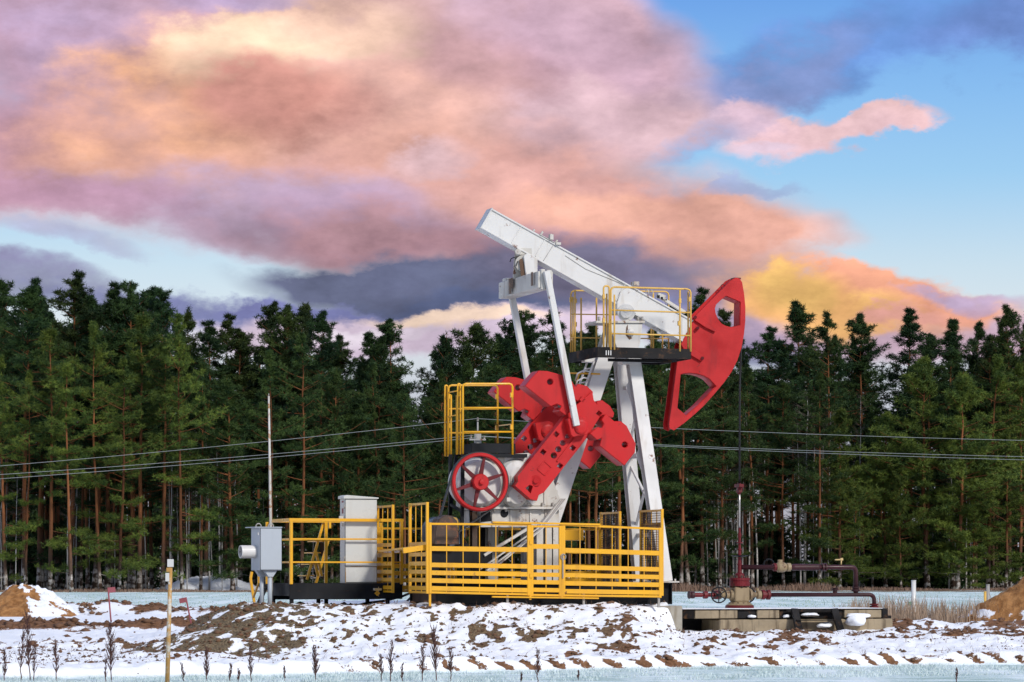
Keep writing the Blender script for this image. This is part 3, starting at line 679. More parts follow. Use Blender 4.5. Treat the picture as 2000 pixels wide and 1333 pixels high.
for t, w in ((0.17, 0.07), (0.46, 0.10), (0.80, 0.08)):
    part('cross_brace', WHITE, jack, lambda m: m.bar(lerp(ft, nb_, t) + Vector((0, 0.1, 0)), lerp(ft2, fb_, t) - Vector((0, 0.1, 0)), 0.05, w))
    part('gusset', WHITE, leg1, lambda m: m.plate([lerp(ft, nb_, t) + Vector((-0.20, 0, 0.0)), lerp(ft, nb_, t - 0.03) + Vector((-0.12, 0, 0)), lerp(ft, nb_, t + 0.06) + Vector((-0.115, 0, 0))], [], lerp(ft, nb_, t).y + 0.07, lerp(ft, nb_, t).y + 0.09))
part('diagonal_brace', WHITE, jack, lambda m: m.bar(lerp(ft, nb_, 0.22), lerp(ft2, fb_, 0.44), 0.045, 0.045))
part('diagonal_brace', WHITE, jack, lambda m: m.bar(lerp(ft, nb_, 0.53), lerp(ft2, fb_, 0.77), 0.045, 0.045))
part('diagonal_brace', WHITE, jack, lambda m: m.bar(lerp(ft2, fb_, 0.49), lerp(ft, nb_, 0.72), 0.045, 0.045))
part('foot_plate', WHITE_OLD, jack, lambda m: (m.box(nb_ + Vector((0.02, 0, 0.0)), (0.44, 0.30, 0.03)), m.cyl(nb_ + Vector((0.17, -0.1, 0)), nb_ + Vector((0.17, -0.1, 0.06)), 0.02, 8)), 0.004)
part('foot_plate', WHITE_OLD, jack, lambda m: m.box(fb_ + Vector((0.0, 0, 0.0)), (0.4, 0.30, 0.03)), 0.004)
part('leg_cap', WHITE, jack, lambda m: m.plate(poly(A, -0.40, [(1212, 701), (1253, 701), (1247, 712), (1216, 712)]), [], -0.42, -0.16), 0.004)
# ladder up the back leg
lad0, lad1 = A.P(1160, 706, -0.22), A.P(1048, 1030, -0.22)
ladder = part('ladder', WHITE, jack, lambda m: (m.bar(lad0, lad1, 0.05, 0.03), m.bar(lad0 + Vector((0, 0.4, 0)), lad1 + Vector((0, 0.4, 0)), 0.05, 0.03)), 0.003)
for k in range(12):
    p = lerp(lad0, lad1, (k + 0.5) / 12); part('rung', WHITE, ladder, lambda m: m.cyl(p, p + Vector((0, 0.4, 0)), 0.014, 8))
def hoop(zs):
    return lambda m: m.tube([A.P(1150, zs, -0.30), A.P(1140, zs - 2, -0.42), A.P(1128, zs + 4, -0.40), A.P(1124, zs + 18, -0.25)], 0.016, 8)
part('ladder_hoop', WHITE, ladder, hoop(726)); part('ladder_hoop', YELLOW, ladder, lambda m: (m.tube([A.P(1112, 729, 0.1), A.P(1172, 731, -0.35)], 0.017, 8), m.tube([A.P(1145, 729, -0.3), A.P(1131, 731, -0.3), A.P(1127, 745, -0.3), A.P(1124, 757, -0.3)], 0.017, 8)))
part('ladder_hoop', WHITE, ladder, hoop(740))

# walkway round the saddle
yn, yf_ = -0.95, 0.75
wx0, wx1 = A.P(1167, 690, yn).x, A.P(1350, 690, yn).x
wz1, wz0 = A.P(1258, 680, yn).z, A.P(1258, 700, yn).z
walk = part('walkway', BLACK_RUST, jack, lambda m: (m.bb((wx0, yn, wz0), (wx1, yn + 0.03, wz1)), m.bb((wx0, yf_ - 0.03, wz0), (wx1, yf_, wz1)), m.bb((wx0, yn + 0.031, wz0), (wx0 + 0.03, yf_ - 0.031, wz1)), m.bb((wx1 - 0.03, yn + 0.031, wz0), (wx1, yf_ - 0.031, wz1)),
       m.bb((wx0 + 0.031, yn + 0.031, wz0 + 0.03), (wx1 - 0.031, -0.45, wz0 + 0.05)), m.bb((wx0 + 0.031, 0.45, wz0 + 0.03), (wx1 - 0.031, yf_ - 0.031, wz0 + 0.05)), m.bb((wx0 + 0.3, yn + 0.2, wz0 - 0.06), (wx0 + 1.6, yn + 0.26, wz0 - 0.002))), 0.004)
part('bracket', WHITE, walk, lambda m: m.bb(A.P(1139, 708, 0.1) - Vector((0, 0.1, 0)), A.P(1171, 699, 0.1) + Vector((0, 0.1, 0))), 0.004)
parts('toe_mark', WHITE, walk, [lambda m, x=x: m.box(A.P(x, 689.5, yn - 0.004), (0.018, 0.006, 0.09)) for x in (1184, 1188.5, 1193)])
def rail_loop(fr, yp, x0, y0, x1, y1, zb, r=0.02, rad=7):
    """a handrail hoop: up one post, round the corner, along, round, down"""
    p = [fr.P(x0, y0 + rad, yp), fr.P(x0 + rad * 0.3, y0 + rad * 0.3, yp), fr.P(x0 + rad, y0, yp), fr.P(x1 - rad, y1, yp), fr.P(x1 - rad * 0.3, y1 + rad * 0.3, yp), fr.P(x1, y1 + rad, yp)]
    a = p[0].copy(); a.z = zb; b = p[-1].copy(); b.z = zb
    return lambda m: m.tube([a] + p + [b], r, 8)
part('handrail', YELLOW_PALE, walk, rail_loop(A, yn, 1193, 561, 1349, 565, wz1 - 0.05, 0.019))
part('handrail', YELLOW_PALE, walk, rail_loop(A, yn + 0.02, 1179, 559, 1190, 559, wz1 - 0.05, 0.019, 4))
part('handrail', YELLOW_PALE, walk, rail_loop(A, yf_, 1115, 568, 1306, 570, wz1 - 0.05, 0.017))
for x, yp, top in ((1328, yn, 567), (1344, yn + 0.08, 570), (1200, yn, 576), (1185, yn + 0.1, 574), (1123, yf_ - 0.3, 567), (1119, yf_ - 0.1, 580), (1135, yf_, 582), (1165, yf_, 575), (1272, yf_ - 0.05, 640), (1276, yf_ - 0.3, 572), (1294, yf_, 655)):
    q = A.P(x, top, yp); q0 = q.copy(); q0.z = wz1 - 0.05
    part('post', YELLOW_PALE, walk, lambda m: m.cyl(q0, q, 0.018, 8))
for y0, y1 in ((606, 611), (652, 656)):
    part('rail', YELLOW_PALE, walk, lambda m: m.tube([A.P(1193, y0, yn), A.P(1349, y1, yn)], 0.015, 8))
    part('rail', YELLOW_PALE, walk, lambda m: m.tube([A.P(1115, y0 + 8, yf_), A.P(1306, y1 + 6, yf_)], 0.012, 8))
    part('rail', YELLOW_PALE, walk, lambda m: m.tube([A.P(1115, y0 + 8, yf_), A.P(1123, y0 + 7, yf_ - 0.3)], 0.012, 8))
for x, y in ((1179, 580), (1179, 626), (1347, 585), (1328, 588), (1326, 632), (1115, 586), (1124, 588), (1124, 634)):
    yp = yf_ if x < 1150 else yn
    part('clamp', YELLOW_PALE, walk, lambda m: m.box(A.P(x, y, yp), (0.045, 0.05, 0.09)), 0.004)

# equalizer, its hanger bearing, pitmans
ey = 0.0
eq = part('equalizer', WHITE_OLD, jack, lambda m: m.box(A.P(1026, 558, ey), (0.30, 2.45, 0.32)), 0.012)
part('end_block', WHITE_OLD, eq, lambda m: (m.bb(A.P(1057, 566, -1.26), A.P(1067, 526, -1.26) + Vector((-0.02, 0.14, 0))), m.bb(A.P(1068, 566, -1.26), A.P(1079, 528, -1.26) + Vector((-0.01, 0.14, 0))),), 0.01)
part('end_block', WHITE_OLD, eq, lambda m: (m.bb(A.P(984, 575, 1.2) - Vector((0, 0.1, 0)), A.P(1016, 545, 1.2) + Vector((0, 0.1, 0))),), 0.01)
part('hanger_plate', WHITE, eq, lambda m: m.plate(poly(A, -0.22, [(1023, 500), (1030, 495), (1050, 506), (1050, 541), (1028, 543)]), [], -0.22, -0.17), 0.006)
part('hanger_plate', WHITE_OLD, eq, lambda m: m.plate(poly(A, 0.2, [(1006, 490), (1016, 486), (1026, 500), (1026, 543), (1001, 545), (1003, 512)]), [], 0.15, 0.2), 0.006)
part('hanger_bearing', WHITE_OLD, eq, lambda m: (m.cyl(A.P(1022, 515, -0.16), A.P(1022, 515, 0.15), 0.16, 22), m.box(A.P(1022, 493, 0), (0.26, 0.3, 0.14)), m.cyl(A.P(1012, 492, -0.3), A.P(1012, 492, 0.3), 0.06, 14)), 0.008)
part('grease_streak', STAIN, eq, lambda m: (m.box(A.P(1022, 557, 0.0) + Vector((-0.158, 0.35, 0)), (0.012, 0.14, 0.30)), m.box(A.P(1022, 557, 0) + Vector((-0.155, 0.22, 0.05)), (0.010, 0.10, 0.20))))
part('grease_run', STAIN, eq, lambda m: (m.plate(poly(A, -0.172, [(1014, 508), (1020, 505), (1024, 520), (1026, 541), (1018, 541), (1016, 525)]), [], -0.176, -0.162)))
part('rust_streak', STAIN, eq, lambda m: m.box(A.P(1022, 557, 0) + Vector((-0.156, -1.0, 0.02)), (0.010, 0.10, 0.26)))
part('grease_hose', CABLE, eq, lambda m: m.tube([A.P(996, 512, 0.1), A.P(998, 506, 0.1), A.P(1004, 503, 0), A.P(1012, 508, -0.1), A.P(1008, 520, -0.2)], 0.010, 6))
pit_n0, pit_n1 = A.P(1067, 530, -1.33), A.P(1126, 832, -1.33)
part('pitman_arm', WHITE, jack, lambda m: m.bar(pit_n0, pit_n1, 0.115, 0.10, up=(0, 1, 0)), 0.008)
pf0, pf1 = A.P(996, 560, 1.22), A.P(1046, 822, 1.22)
part('pitman_arm', WHITE, jack, lambda m: m.bar(pf0, pf1, 0.115, 0.12, up=(0, 1, 0)), 0.008)

# cranks and counterweights
ya, yb2 = -1.10, -0.86
def pd(pts, yp=ya): return poly(A, yp, pts, zD)
def sq(c, r, rot=0.68):
    r = r * 1.25
    p = [(c[0] + r * 1.414 * math.cos(rot + math.pi / 4 + k * math.pi / 2), c[1] + r * 1.414 * math.sin(rot + math.pi / 4 + k * math.pi / 2)) for k in range(4)]
    return pd(p)
def ci(c, r, n=12):
    r = r * 1.2
    return pd([(c[0] + r * math.cos(2 * math.pi * k / n), c[1] + r * math.sin(2 * math.pi * k / n)) for k in range(n)])
ARM = [(235, 1015), (660, 478), (700, 440), (735, 400), (905, 255), (918, 330), (1000, 440), (905, 590), (862, 660), (800, 742), (470, 1160), (425, 1182), (408, 1235), (350, 1220), (212, 1100), (240, 1062)]
AH = [ci((640, 715), 22), ci((600, 772), 23), ci((560, 828), 24), ci((682, 655), 18), sq((582, 637), 17), sq((465, 797), 17), sq((730, 760), 17), sq((615, 920), 17), pd([(305, 1120), (345, 1090), (372, 1105), (352, 1170)]), sq((966, 450), 16), sq((818, 325), 16)]
def crank(offset):
    c = part('crank_arm', RED, jack, lambda m: m.plate(pd(ARM), AH, ya, yb2), 0.006)
    part('back_plate', RED, c, lambda m: m.plate([p + Vector((0, 0, 0)) for p in pd([(430, 870), (540, 930), (470, 1010), (380, 940)])], [], yb2 - 0.03, yb2 - 0.002))
    part('hub_boss', RED, c, lambda m: (m.cyl(A.P(*zD(400, 1055), ya - 0.025), A.P(*zD(400, 1055), ya - 0.001), 0.105, 22), m.cyl(A.P(*zD(400, 1055), ya - 0.06), A.P(*zD(400, 1055), ya - 0.025), 0.05, 16)), 0.004)
    part('guide_rail', RED, c, lambda m: m.bar(A.P(*zD(590, 880), ya - 0.015), A.P(*zD(750, 672), ya - 0.015), 0.035, 0.028, up=(0, 1, 0)), 0.003)
    pk = pd([(475, 878), (540, 935), (478, 1005), (412, 950)])
    part('pocket_frame', RED, c, lambda m: [m.bar(pk[i] + Vector((0, -0.008, 0)), pk[(i + 1) % 4] + Vector((0, -0.008, 0)), 0.025, 0.014, up=(0, 1, 0)) for i in range(4)], 0.002)
    b = part('pin_block', RED, c, lambda m: m.plate(pd([(668, 500), (700, 490), (790, 478), (835, 490), (862, 620), (840, 640), (720, 665), (700, 650)], ya - 0.1), [], ya - 0.20, ya - 0.001), 0.012)
    part('pin_cap', RED, b, lambda m: (m.lathe([(0.135, -0.202), (0.135, -0.225), (0.10, -0.24), (0.0, -0.245)], A.P(*zD(772, 575), ya) - Vector((0, 0, 0)), 'y', 24), m.box(A.P(*zD(772, 575), ya - 0.25), (0.05, 0.02, 0.05))))
    w1 = part('counterweight', RED, jack, lambda m: m.plate(pd([(298, 205), (345, 145), (420, 66), (500, 70), (640, 108), (714, 150), (722, 215), (700, 300), (760, 335), (735, 400), (665, 470), (605, 425), (625, 385), (585, 365), (530, 388)], -1.2), [ci((508, 170), 22)], -1.22, -0.80), 0.012)
    part('clamp_bolt', CABLE, w1, lambda m: m.box(A.P(*zD(612, 380), -1.18), (0.07, 0.04, 0.07)))
    w2 = part('counterweight', RED, jack, lambda m: m.plate(pd([(878, 630), (955, 570), (985, 585), (1008, 545), (985, 510), (1020, 455), (1075, 500), (1100, 520), (1160, 520), (1212, 562), (1292, 720), (1286, 800), (1190, 920), (968, 742), (985, 672), (945, 690)], -1.2), [ci((1178, 733), 22)], -1.22, -0.80), 0.012)
    part('clamp_bolt', CABLE, w2, lambda m: m.box(A.P(*zD(962, 672), -1.18), (0.07, 0.04, 0.07)))
    w3 = part('counterweight', RED, jack, lambda m: m.plate(pd([(640, 112), (720, 165), (745, 215), (775, 185), (850, 205), (905, 255), (905, 310), (800, 360), (700, 300)], -1.0), [], -1.04, -0.72), 0.010)
    w4 = part('counterweight', RED, jack, lambda m: m.plate(pd([(935, 345), (985, 330), (1060, 385), (1097, 450), (1085, 490), (1030, 480), (960, 480)], -1.0), [], -1.04, -0.72), 0.010)
    return [c, w1, w2, w3, w4]
near_set = crank(0)
for o in near_set: copy_tree(o, jack, (0, 1.96, 0))
part('crank_shaft', RED_DARK, jack, lambda m: m.cyl(A.P(*zD(400, 1055), -0.88), A.P(*zD(400, 1055), -0.88) + Vector((0, 1.8, 0)), 0.10, 20))

# gearbox
fc0 = A.P(937, 942, -0.98)
gear = part('gearbox', WHITE_OLD, jack, lambda m: m.plate(poly(A, -0.60, [(926, 905), (935, 893), (980, 890), (1000, 887), (1033, 885), (1046, 893), (1080, 935), (1094, 975), (1094, 990), (926, 990)]), [], -0.60, 0.60), 0.02)
part('split_flange', WHITE_OLD, gear, lambda m: m.plate(poly(A, -0.66, [(938, 990), (1098, 990), (1098, 995), (938, 995)]), [], -0.68, 0.68), 0.004)
part('side_plate', WHITE, gear, lambda m: m.plate(poly(A, -0.62, [(985, 893), (1030, 888), (1044, 900), (1044, 985), (1040, 988), (985, 930)]), [], -0.63, -0.602), 0.006)
part('bearing_housing', WHITE_OLD, gear, lambda m: (m.lathe([(0.0, -0.26), (0.16, -0.25), (0.225, -0.16), (0.23, 0.0)], A.P(1002, 969, -0.6), 'y', 26), m.box(A.P(993, 976, -0.87), (0.07, 0.03, 0.075))))
part('bearing_housing', WHITE_OLD, gear, lambda m: [m.lathe([(0.11, -0.10 + 0.05 * k), (0.13, -0.08 + 0.05 * k), (0.11, -0.06 + 0.05 * k)], A.P(999, 940, -0.72), 'x', 18) for k in range(5)])
parts('rib', WHITE_OLD, gear, [lambda m, x=x: m.bar(A.P(x, 895, -0.615), A.P(x, 985, -0.615), 0.03, 0.025, up=(0, 1, 0)) for x in (958, 1026, 1064)])
parts('bolt', STEEL, gear, [lambda m, x=x: m.cyl(A.P(x, 1000, -0.63), A.P(x, 982, -0.63), 0.022, 8) for x in (965, 988, 1016, 1060, 1080)])
part('input_housing', WHITE, gear, lambda m: m.lathe([(0.0, -0.12), (0.40, -0.10), (0.44, -0.05), (0.46, 0.0), (0.46, 0.5)], Vector((fc0.x + 0.08, -0.66, fc0.z)), 'y', 40))
part('rounded_cover', WHITE, gear, lambda m: m.lathe([(0.0, -0.20), (0.14, -0.19), (0.26, -0.13), (0.31, -0.04), (0.32, 0.02)], A.P(1006, 928, -0.6), 'y', 36))
part('lifting_eye', STEEL, gear, lambda m: m.torus(A.P(983, 889, -0.5), (0.3, 1, 0), 0.07, 0.02, 16, 6))
ped = part('pedestal', WHITE_OLD, jack, lambda m: m.plate(poly(A, -0.55, [(938, 996), (1092, 996), (1092, 1030), (938, 1030)]), [], -0.55, 0.55), 0.01)
parts('column', WHITE_OLD, ped, [lambda m, x=x, y=y: hsec(m, A.P(x, 1030, y), A.P(x, 1137, y), 0.13, 0.16) for x, y in ((1052, -0.45), (1069, -0.45), (1084, -0.47))])
parts('column', WHITE_OLD, ped, [lambda m, x=x, y=y: hsec(m, A.P(x, 1030, y), A.P(x, 1137, y), 0.2, 0.2) for x, y in ((1030, 0.45), (960, 0.45))])
part('column', BROWN, ped, lambda m: hsec(m, A.P(925, 1000, -0.45), A.P(925, 1137, -0.45), 0.10, 0.16))
parts('rib', WHITE_OLD, ped, [lambda m, x=x: m.bar(A.P(x, 997, -0.565), A.P(x, 1029, -0.565), 0.03, 0.02, up=(0, 1, 0)) for x in (962, 998, 1036, 1066)])
part('drain_opening', BLACK, ped, lambda m: m.lathe([(0.0, -0.03), (0.07, -0.025), (0.08, 0.0)], A.P(985, 1003, -0.551), 'y', 18))
part('dark_panel', BLACK, ped, lambda m: m.plate(poly(A, -0.56, [(939, 1002), (957, 998), (960, 1018), (939, 1020)]), [], -0.562, -0.552))
# bundle of steel strips leaning across to the skid
for k, (o1, o2) in enumerate(((0, 0), (4, 3), (8, 1))):
    part('brace_strip', WHITE_OLD, jack, lambda m: (m.bar(A.P(1096 + o1, 975, -0.75 - 0.04 * k), A.P(1052 + o1, 1031 + o2, -0.95 - 0.04 * k), 0.045, 0.02), m.bar(A.P(1052 + o1, 1031 + o2, -0.95 - 0.04 * k), A.P(938 + 3 * o1, 1112 + o2, -1.15 - 0.04 * k), 0.05, 0.02)))
part('brace_strip', WHITE_OLD, jack, lambda m: m.bar(A.P(1032, 1032, -0.9), A.P(945, 1085, -0.9), 0.09, 0.05))

# flywheel sheave, belts, motor
fc = A.P(937, 942, -0.98)
fly = part('flywheel', RED, jack, lambda m: m.lathe([(0.49, 0.10), (0.485, -0.03), (0.50, -0.05), (0.535, -0.05), (0.555, -0.03), (0.555, 0.10), (0.49, 0.10)], fc, 'y', 56))
part('hub', RED, fly, lambda m: (m.lathe([(0.0, -0.10), (0.14, -0.10), (0.155, -0.08), (0.155, 0.08)], fc, 'y', 32), m.lathe([(0.0, -0.16), (0.045, -0.155), (0.05, -0.10)], fc, 'y', 20)))
part('shaft', RED_DARK, fly, lambda m: m.cyl(fc + Vector((0, 0.1, 0)), fc + Vector((0, 0.55, 0)), 0.07, 16))
for k in range(6):
    g = R(18 + 60 * k); e = Vector((math.cos(g), 0, math.sin(g))); t = Vector((-e.z, 0, e.x))
    part('spoke', RED_DARK, fly, lambda m: m.plate([fc + e * 0.14 + t * 0.045, fc + e * 0.48 + t * 0.022, fc + e * 0.48 - t * 0.022, fc + e * 0.14 - t * 0.045], [], fc.y + 0.01, fc.y + 0.05), 0.006)
belt_c = A.P(868, 1040, -0.98); belt_c.y = fc.y + 0.1
def belts(m):
    d = (belt_c - fc); d.y = 0; L = d.length; d.normalize(); n_ = Vector((-d.z, 0, d.x)); r1, r2 = 0.565, 0.16
    loop = [fc + (n_ * math.cos(g) - d * math.sin(g)) * r1 for g in [R(-10 + 200 * i / 24) for i in range(25)]] + [fc + d * L + (n_ * math.cos(g) - d * math.sin(g)) * r2 for g in [R(190 + 160 * i / 12) for i in range(13)]]
    for i in range(len(loop)):
        a, b = loop[i].copy(), loop[(i + 1) % len(loop)].copy(); a.y = b.y = fc.y + 0.03
        m.bar(a, b, 0.022, 0.10, up=(0, 1, 0))
part('drive_belt', RUBBER, jack, belts)
mc = A.P(868, 1040, -0.1)
motor = part('motor', GREYBLUE, jack, lambda m: m.cyl(mc + Vector((-0.04, -0.55, 0)), mc + Vector((-0.04, 0.5, 0)), 0.27, 28), 0.01)
part('cooling_fin', GREYBLUE, motor, lambda m: [m.lathe([(0.27, -0.5 + 0.07 * k), (0.305, -0.5 + 0.07 * k), (0.305, -0.48 + 0.07 * k), (0.27, -0.48 + 0.07 * k)], mc + Vector((-0.04, 0, 0)), 'y', 28) for k in range(14)])
part('pulley', BLACK, motor, lambda m: m.cyl(Vector((belt_c.x, fc.y + 0.02, belt_c.z)), Vector((belt_c.x, mc.y - 0.5, belt_c.z)), 0.14, 20))
part('belt_guard', BROWN, jack, lambda m: m.plate(poly(A, -1.15, [(848, 1064), (851, 1030), (858, 1014), (870, 1006), (883, 1008), (893, 1018), (897, 1064)]), [], -1.16, -0.74), 0.012)
part('guard_cap', YELLOW_PALE, jack, lambda m: m.plate(poly(A, -0.7, [(884, 1010), (892, 1012), (898, 1024), (894, 1040), (889, 1030)]), [], -0.72, -0.6), 0.004)
part('motor_mount', BLACK, jack, lambda m: (m.bb(A.P(838, 1100, -0.9), A.P(962, 1076, -0.9) + Vector((0, 1.6, 0))), m.bb(A.P(842, 1140, -0.85), A.P(858, 1100, -0.85) + Vector((0, 0.12, 0))), m.bb(A.P(905, 1140, -0.85), A.P(918, 1100, -0.85) + Vector((0, 0.12, 0))), m.bb(A.P(930, 1140, 0.55), A.P(962, 1000, 0.55) + Vector((0, 0.12, 0))), m.bb(A.P(880, 1076, -0.6), A.P(915, 1062, -0.6) + Vector((0, 1.0, 0)))), 0.006)
# service platform over the gearbox
gy0, gy1 = -0.78, 0.35
gpz = A.P(950, 886, gy0).z
plat = part('gearbox_platform', BLACK, jack, lambda m: (m.bb(Vector((A.P(878, 890, gy1).x + 0.34, gy0, gpz - 0.07)), Vector((A.P(1030, 890, gy0).x, gy1, gpz))), m.bb(A.P(921, 885, gy0 + 0.02), A.P(1007, 867, gy0 + 0.02) + Vector((0, 0.03, 0))), m.bb(A.P(921, 885, gy0 + 0.02) + Vector((0.001, 0.031, 0)), A.P(921, 867, gy0) + Vector((0.03, 1.0, 0))), m.bb(A.P(1004, 885, gy0 + 0.02) + Vector((0, 0.031, 0)), A.P(1007, 867, gy0 + 0.02) + Vector((-0.002, 1.0, 0)))), 0.004)
part('support_frame', BLACK, plat, lambda m: [m.bar(A.P(x, 888, y), A.P(x2, 1076, y), 0.06, 0.06) for x, x2, y in ((904, 902, gy0), (880, 878, gy1 - 0.35), (891, 872, 0.0), (912, 925, -0.2))] + [m.bar(A.P(880, 930, gy1 - 0.35), A.P(903, 935, gy0), 0.04, 0.05), m.bar(A.P(879, 985, gy1 - 0.35), A.P(903, 1000, gy0), 0.04, 0.05)])
part('handrail', YELLOW, plat, rail_loop(A, gy0, 904, 750, 1001, 750, gpz - 0.02, 0.021, 6))
part('handrail', YELLOW, plat, rail_loop(A, gy1, 876, 753, 972, 753, gpz - 0.02, 0.020, 6))
part('handrail', YELLOW, plat, rail_loop(A, gy0 + 0.14, 894, 750, 899, 750, gpz - 0.02, 0.017, 2.4))
part('handrail', YELLOW, plat, rail_loop(A, gy1 + 0.05, 869, 753, 874, 753, gpz - 0.02, 0.017, 2.4))
for y in (797, 844):
    part('rail', YELLOW, plat, lambda m: m.tube([A.P(904, y, gy0), A.P(1001, y, gy0)], 0.018, 8))
    part('rail', YELLOW, plat, lambda m: m.tube([A.P(876, y + 2, gy1), A.P(972, y + 2, gy1)], 0.018, 8))
    part('rail', YELLOW, plat, lambda m: m.tube([A.P(876, y - 30, gy1), A.P(893, y - 33, gy1 - 0.55)], 0.012, 8))
for x, yp in ((881, gy1 - 0.2), (892, gy0 + 0.25)):
    q = A.P(x, 772, yp); q0 = q.copy(); q0.z = gpz - 0.02
    part('post', YELLOW, plat, lambda m: m.cyl(q0, q, 0.018, 8))
for x, y, yp in ((897, 770, gy0 + 0.14), (970, 775, gy1), (999, 772, gy0), (970, 836, gy1), (999, 835, gy0), (878, 775, gy1), (879, 832, gy1)):
    part('clamp', YELLOW, plat, lambda m: m.box(A.P(x, y, yp), (0.05, 0.05, 0.09)), 0.004)
part('tie', YELLOW, plat, lambda m: m.bar(A.P(973, 832, gy1), A.P(999, 829, gy0), 0.02, 0.02))

# skid
sx0, sx1 = A.P(853, 1170, -0.9).x, A.P(1308, 1160, -0.9).x
sz1 = A.P(1300, 1138, -0.9).z
for y in (-0.98, 0.82):
    part('skid_beam', BLACK, jack, lambda m: (m.bb((sx0, y, sz1 - 0.03), (sx1, y + 0.2, sz1)), m.bb((sx0, y, 0.0), (sx1, y + 0.2, 0.03)), m.bb((sx0, y + 0.08, 0.031), (sx1 - 0.002, y + 0.12, sz1 - 0.031))), 0.004)
for k in range(6):
    x = sx0 + (sx1 - sx0) * (k + 0.02) / 5.05
    part('cross_member', BLACK_RUST if k else BROWN, jack, lambda m: m.bb((x, -0.77, 0.05), (x + 0.1, 0.81, sz1 - 0.05)))
part('end_plate', BLACK, jack, lambda m: m.bb((sx1, -0.99, 0.0), (sx1 + 0.02, 1.03, sz1)), 0.003)

# ------------------------------------------------------------------ yellow safety fence round the machine
o = A.W(A.P(1065, 1165, -1.55)); FB = Frame(o.x, o.y, o.z, YAW)
fence = FB.root('safety_fence', 'yellow slatted steel safety fence with gate around the pumpjack base', 'fence')
def panel(a, b, za, zb_, slats, nbar, name='panel_frame', mat=YELLOW, fw=0.05, parent=None, wire=False):
    """a, b: feet (x, y); za = (bottom, top) at a, zb_ at b; slats: (fraction up, height)"""
    a = Vector((a[0], a[1], 0)); b = Vector((b[0], b[1], 0)); d = (b - a).normalized(); n_ = Vector((d.y, -d.x, 0))
    up = lambda v, z: Vector((v.x, v.y, z))
    f = part(name, mat, parent or fence, lambda m: (m.bar(up(a, za[0]), up(a, za[1]), fw, fw), m.bar(up(b, zb_[0]), up(b, zb_[1]), fw, fw),
        m.bar(up(a + d * fw / 2, za[1] - fw / 2), up(b - d * fw / 2, zb_[1] - fw / 2), fw * 0.8, fw * 0.8), m.bar(up(a + d * fw / 2, za[0] + fw / 2), up(b - d * fw / 2, zb_[0] + fw / 2), fw * 0.8, fw * 0.8)), 0.004)
    for fr_, h in slats:
        p = up(a + d * fw / 2, za[0] + (za[1] - za[0]) * fr_); q = up(b - d * fw / 2, zb_[0] + (zb_[1] - zb_[0]) * fr_)
        part('slat', mat, f, lambda m: m.bar(p + n_ * 0.018, q + n_ * 0.018, 0.008, h), 0.002)
    for k in range(nbar):
        t = (k + 1) / (nbar + 1)
        p = up(lerp(a, b, t), za[0] + (zb_[0] - za[0]) * t + fw * 0.5); q = up(lerp(a, b, t), za[1] + (zb_[1] - za[1]) * t - fw * 0.5)
        part('bar', mat, f, lambda m: m.bar(p, q, 0.014, 0.014))
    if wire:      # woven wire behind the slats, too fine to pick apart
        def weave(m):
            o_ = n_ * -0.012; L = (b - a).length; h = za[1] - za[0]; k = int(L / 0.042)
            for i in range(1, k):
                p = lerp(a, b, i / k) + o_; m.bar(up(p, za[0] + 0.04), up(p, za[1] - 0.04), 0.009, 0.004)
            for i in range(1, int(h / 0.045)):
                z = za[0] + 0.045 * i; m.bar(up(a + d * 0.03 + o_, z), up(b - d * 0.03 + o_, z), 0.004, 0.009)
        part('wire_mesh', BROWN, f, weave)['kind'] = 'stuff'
    return f
F = lambda px, py: FB.P(px, py, 0.0)
SL = [(0.075, 0.085), (0.185, 0.085), (0.295, 0.085), (0.405, 0.085), (0.635, 0.09)]
a0, a1, g0, g1, b0, b1 = F(840, 1160), F(1032, 1164), F(1039, 1165), F(1094, 1166), F(1101, 1166), F(1289, 1168)
panel((a0.x, 0), (a1.x, 0), (a0.z, F(840, 1021).z), (a1.z, F(1032, 1022.5).z), SL, 5)
panel((b0.x, 0), (b1.x, 0), (b0.z, F(1101, 1023).z), (b1.z, F(1289, 1031).z), SL, 5)
panel((g0.x, 0.005), (g1.x, 0.005), (g0.z, F(1039, 1026).z), (g1.z, F(1094, 1026).z), [(0.09, 0.08), (0.20, 0.08), (0.305, 0.08), (0.41, 0.08), (0.70, 0.09)], 1, 'gate_frame')
part('latch', STEEL, fence, lambda m: (m.torus(F(1099, 1088) + Vector((0, -0.04, 0)), (0, 1, 0), 0.05, 0.010, 16, 6), m.bar(F(1098, 1085) + Vector((0, -0.04, 0)), F(1098, 1130) + Vector((0, -0.04, 0)), 0.02, 0.02)))
part('top_rail', YELLOW, fence, lambda m: m.bar(F(961, 1020.5) + Vector((0, -0.03, 0)), F(1171, 1025) + Vector((0, -0.03, 0)), 0.05, 0.035), 0.004)
part('bottom_rail', YELLOW, fence, lambda m: m.bar(F(960, 1166) + Vector((0, -0.03, 0)), F(1168, 1169) + Vector((0, -0.03, 0)), 0.05, 0.03), 0.004)
part('post', YELLOW, fence, lambda m: m.bar(F(1035.5, 1022), F(1035.5, 1172), 0.04, 0.04), 0.004); part('post', YELLOW, fence, lambda m: m.bar(F(1097.5, 1024), F(1097.5, 1170), 0.045, 0.04), 0.004)
parts('hinge', YELLOW, fence, [lambda m, y=y: m.box(F(1036, y) + Vector((0, -0.025, 0)), (0.05, 0.03, 0.08)) for y in (1060, 1125)], 0.003)
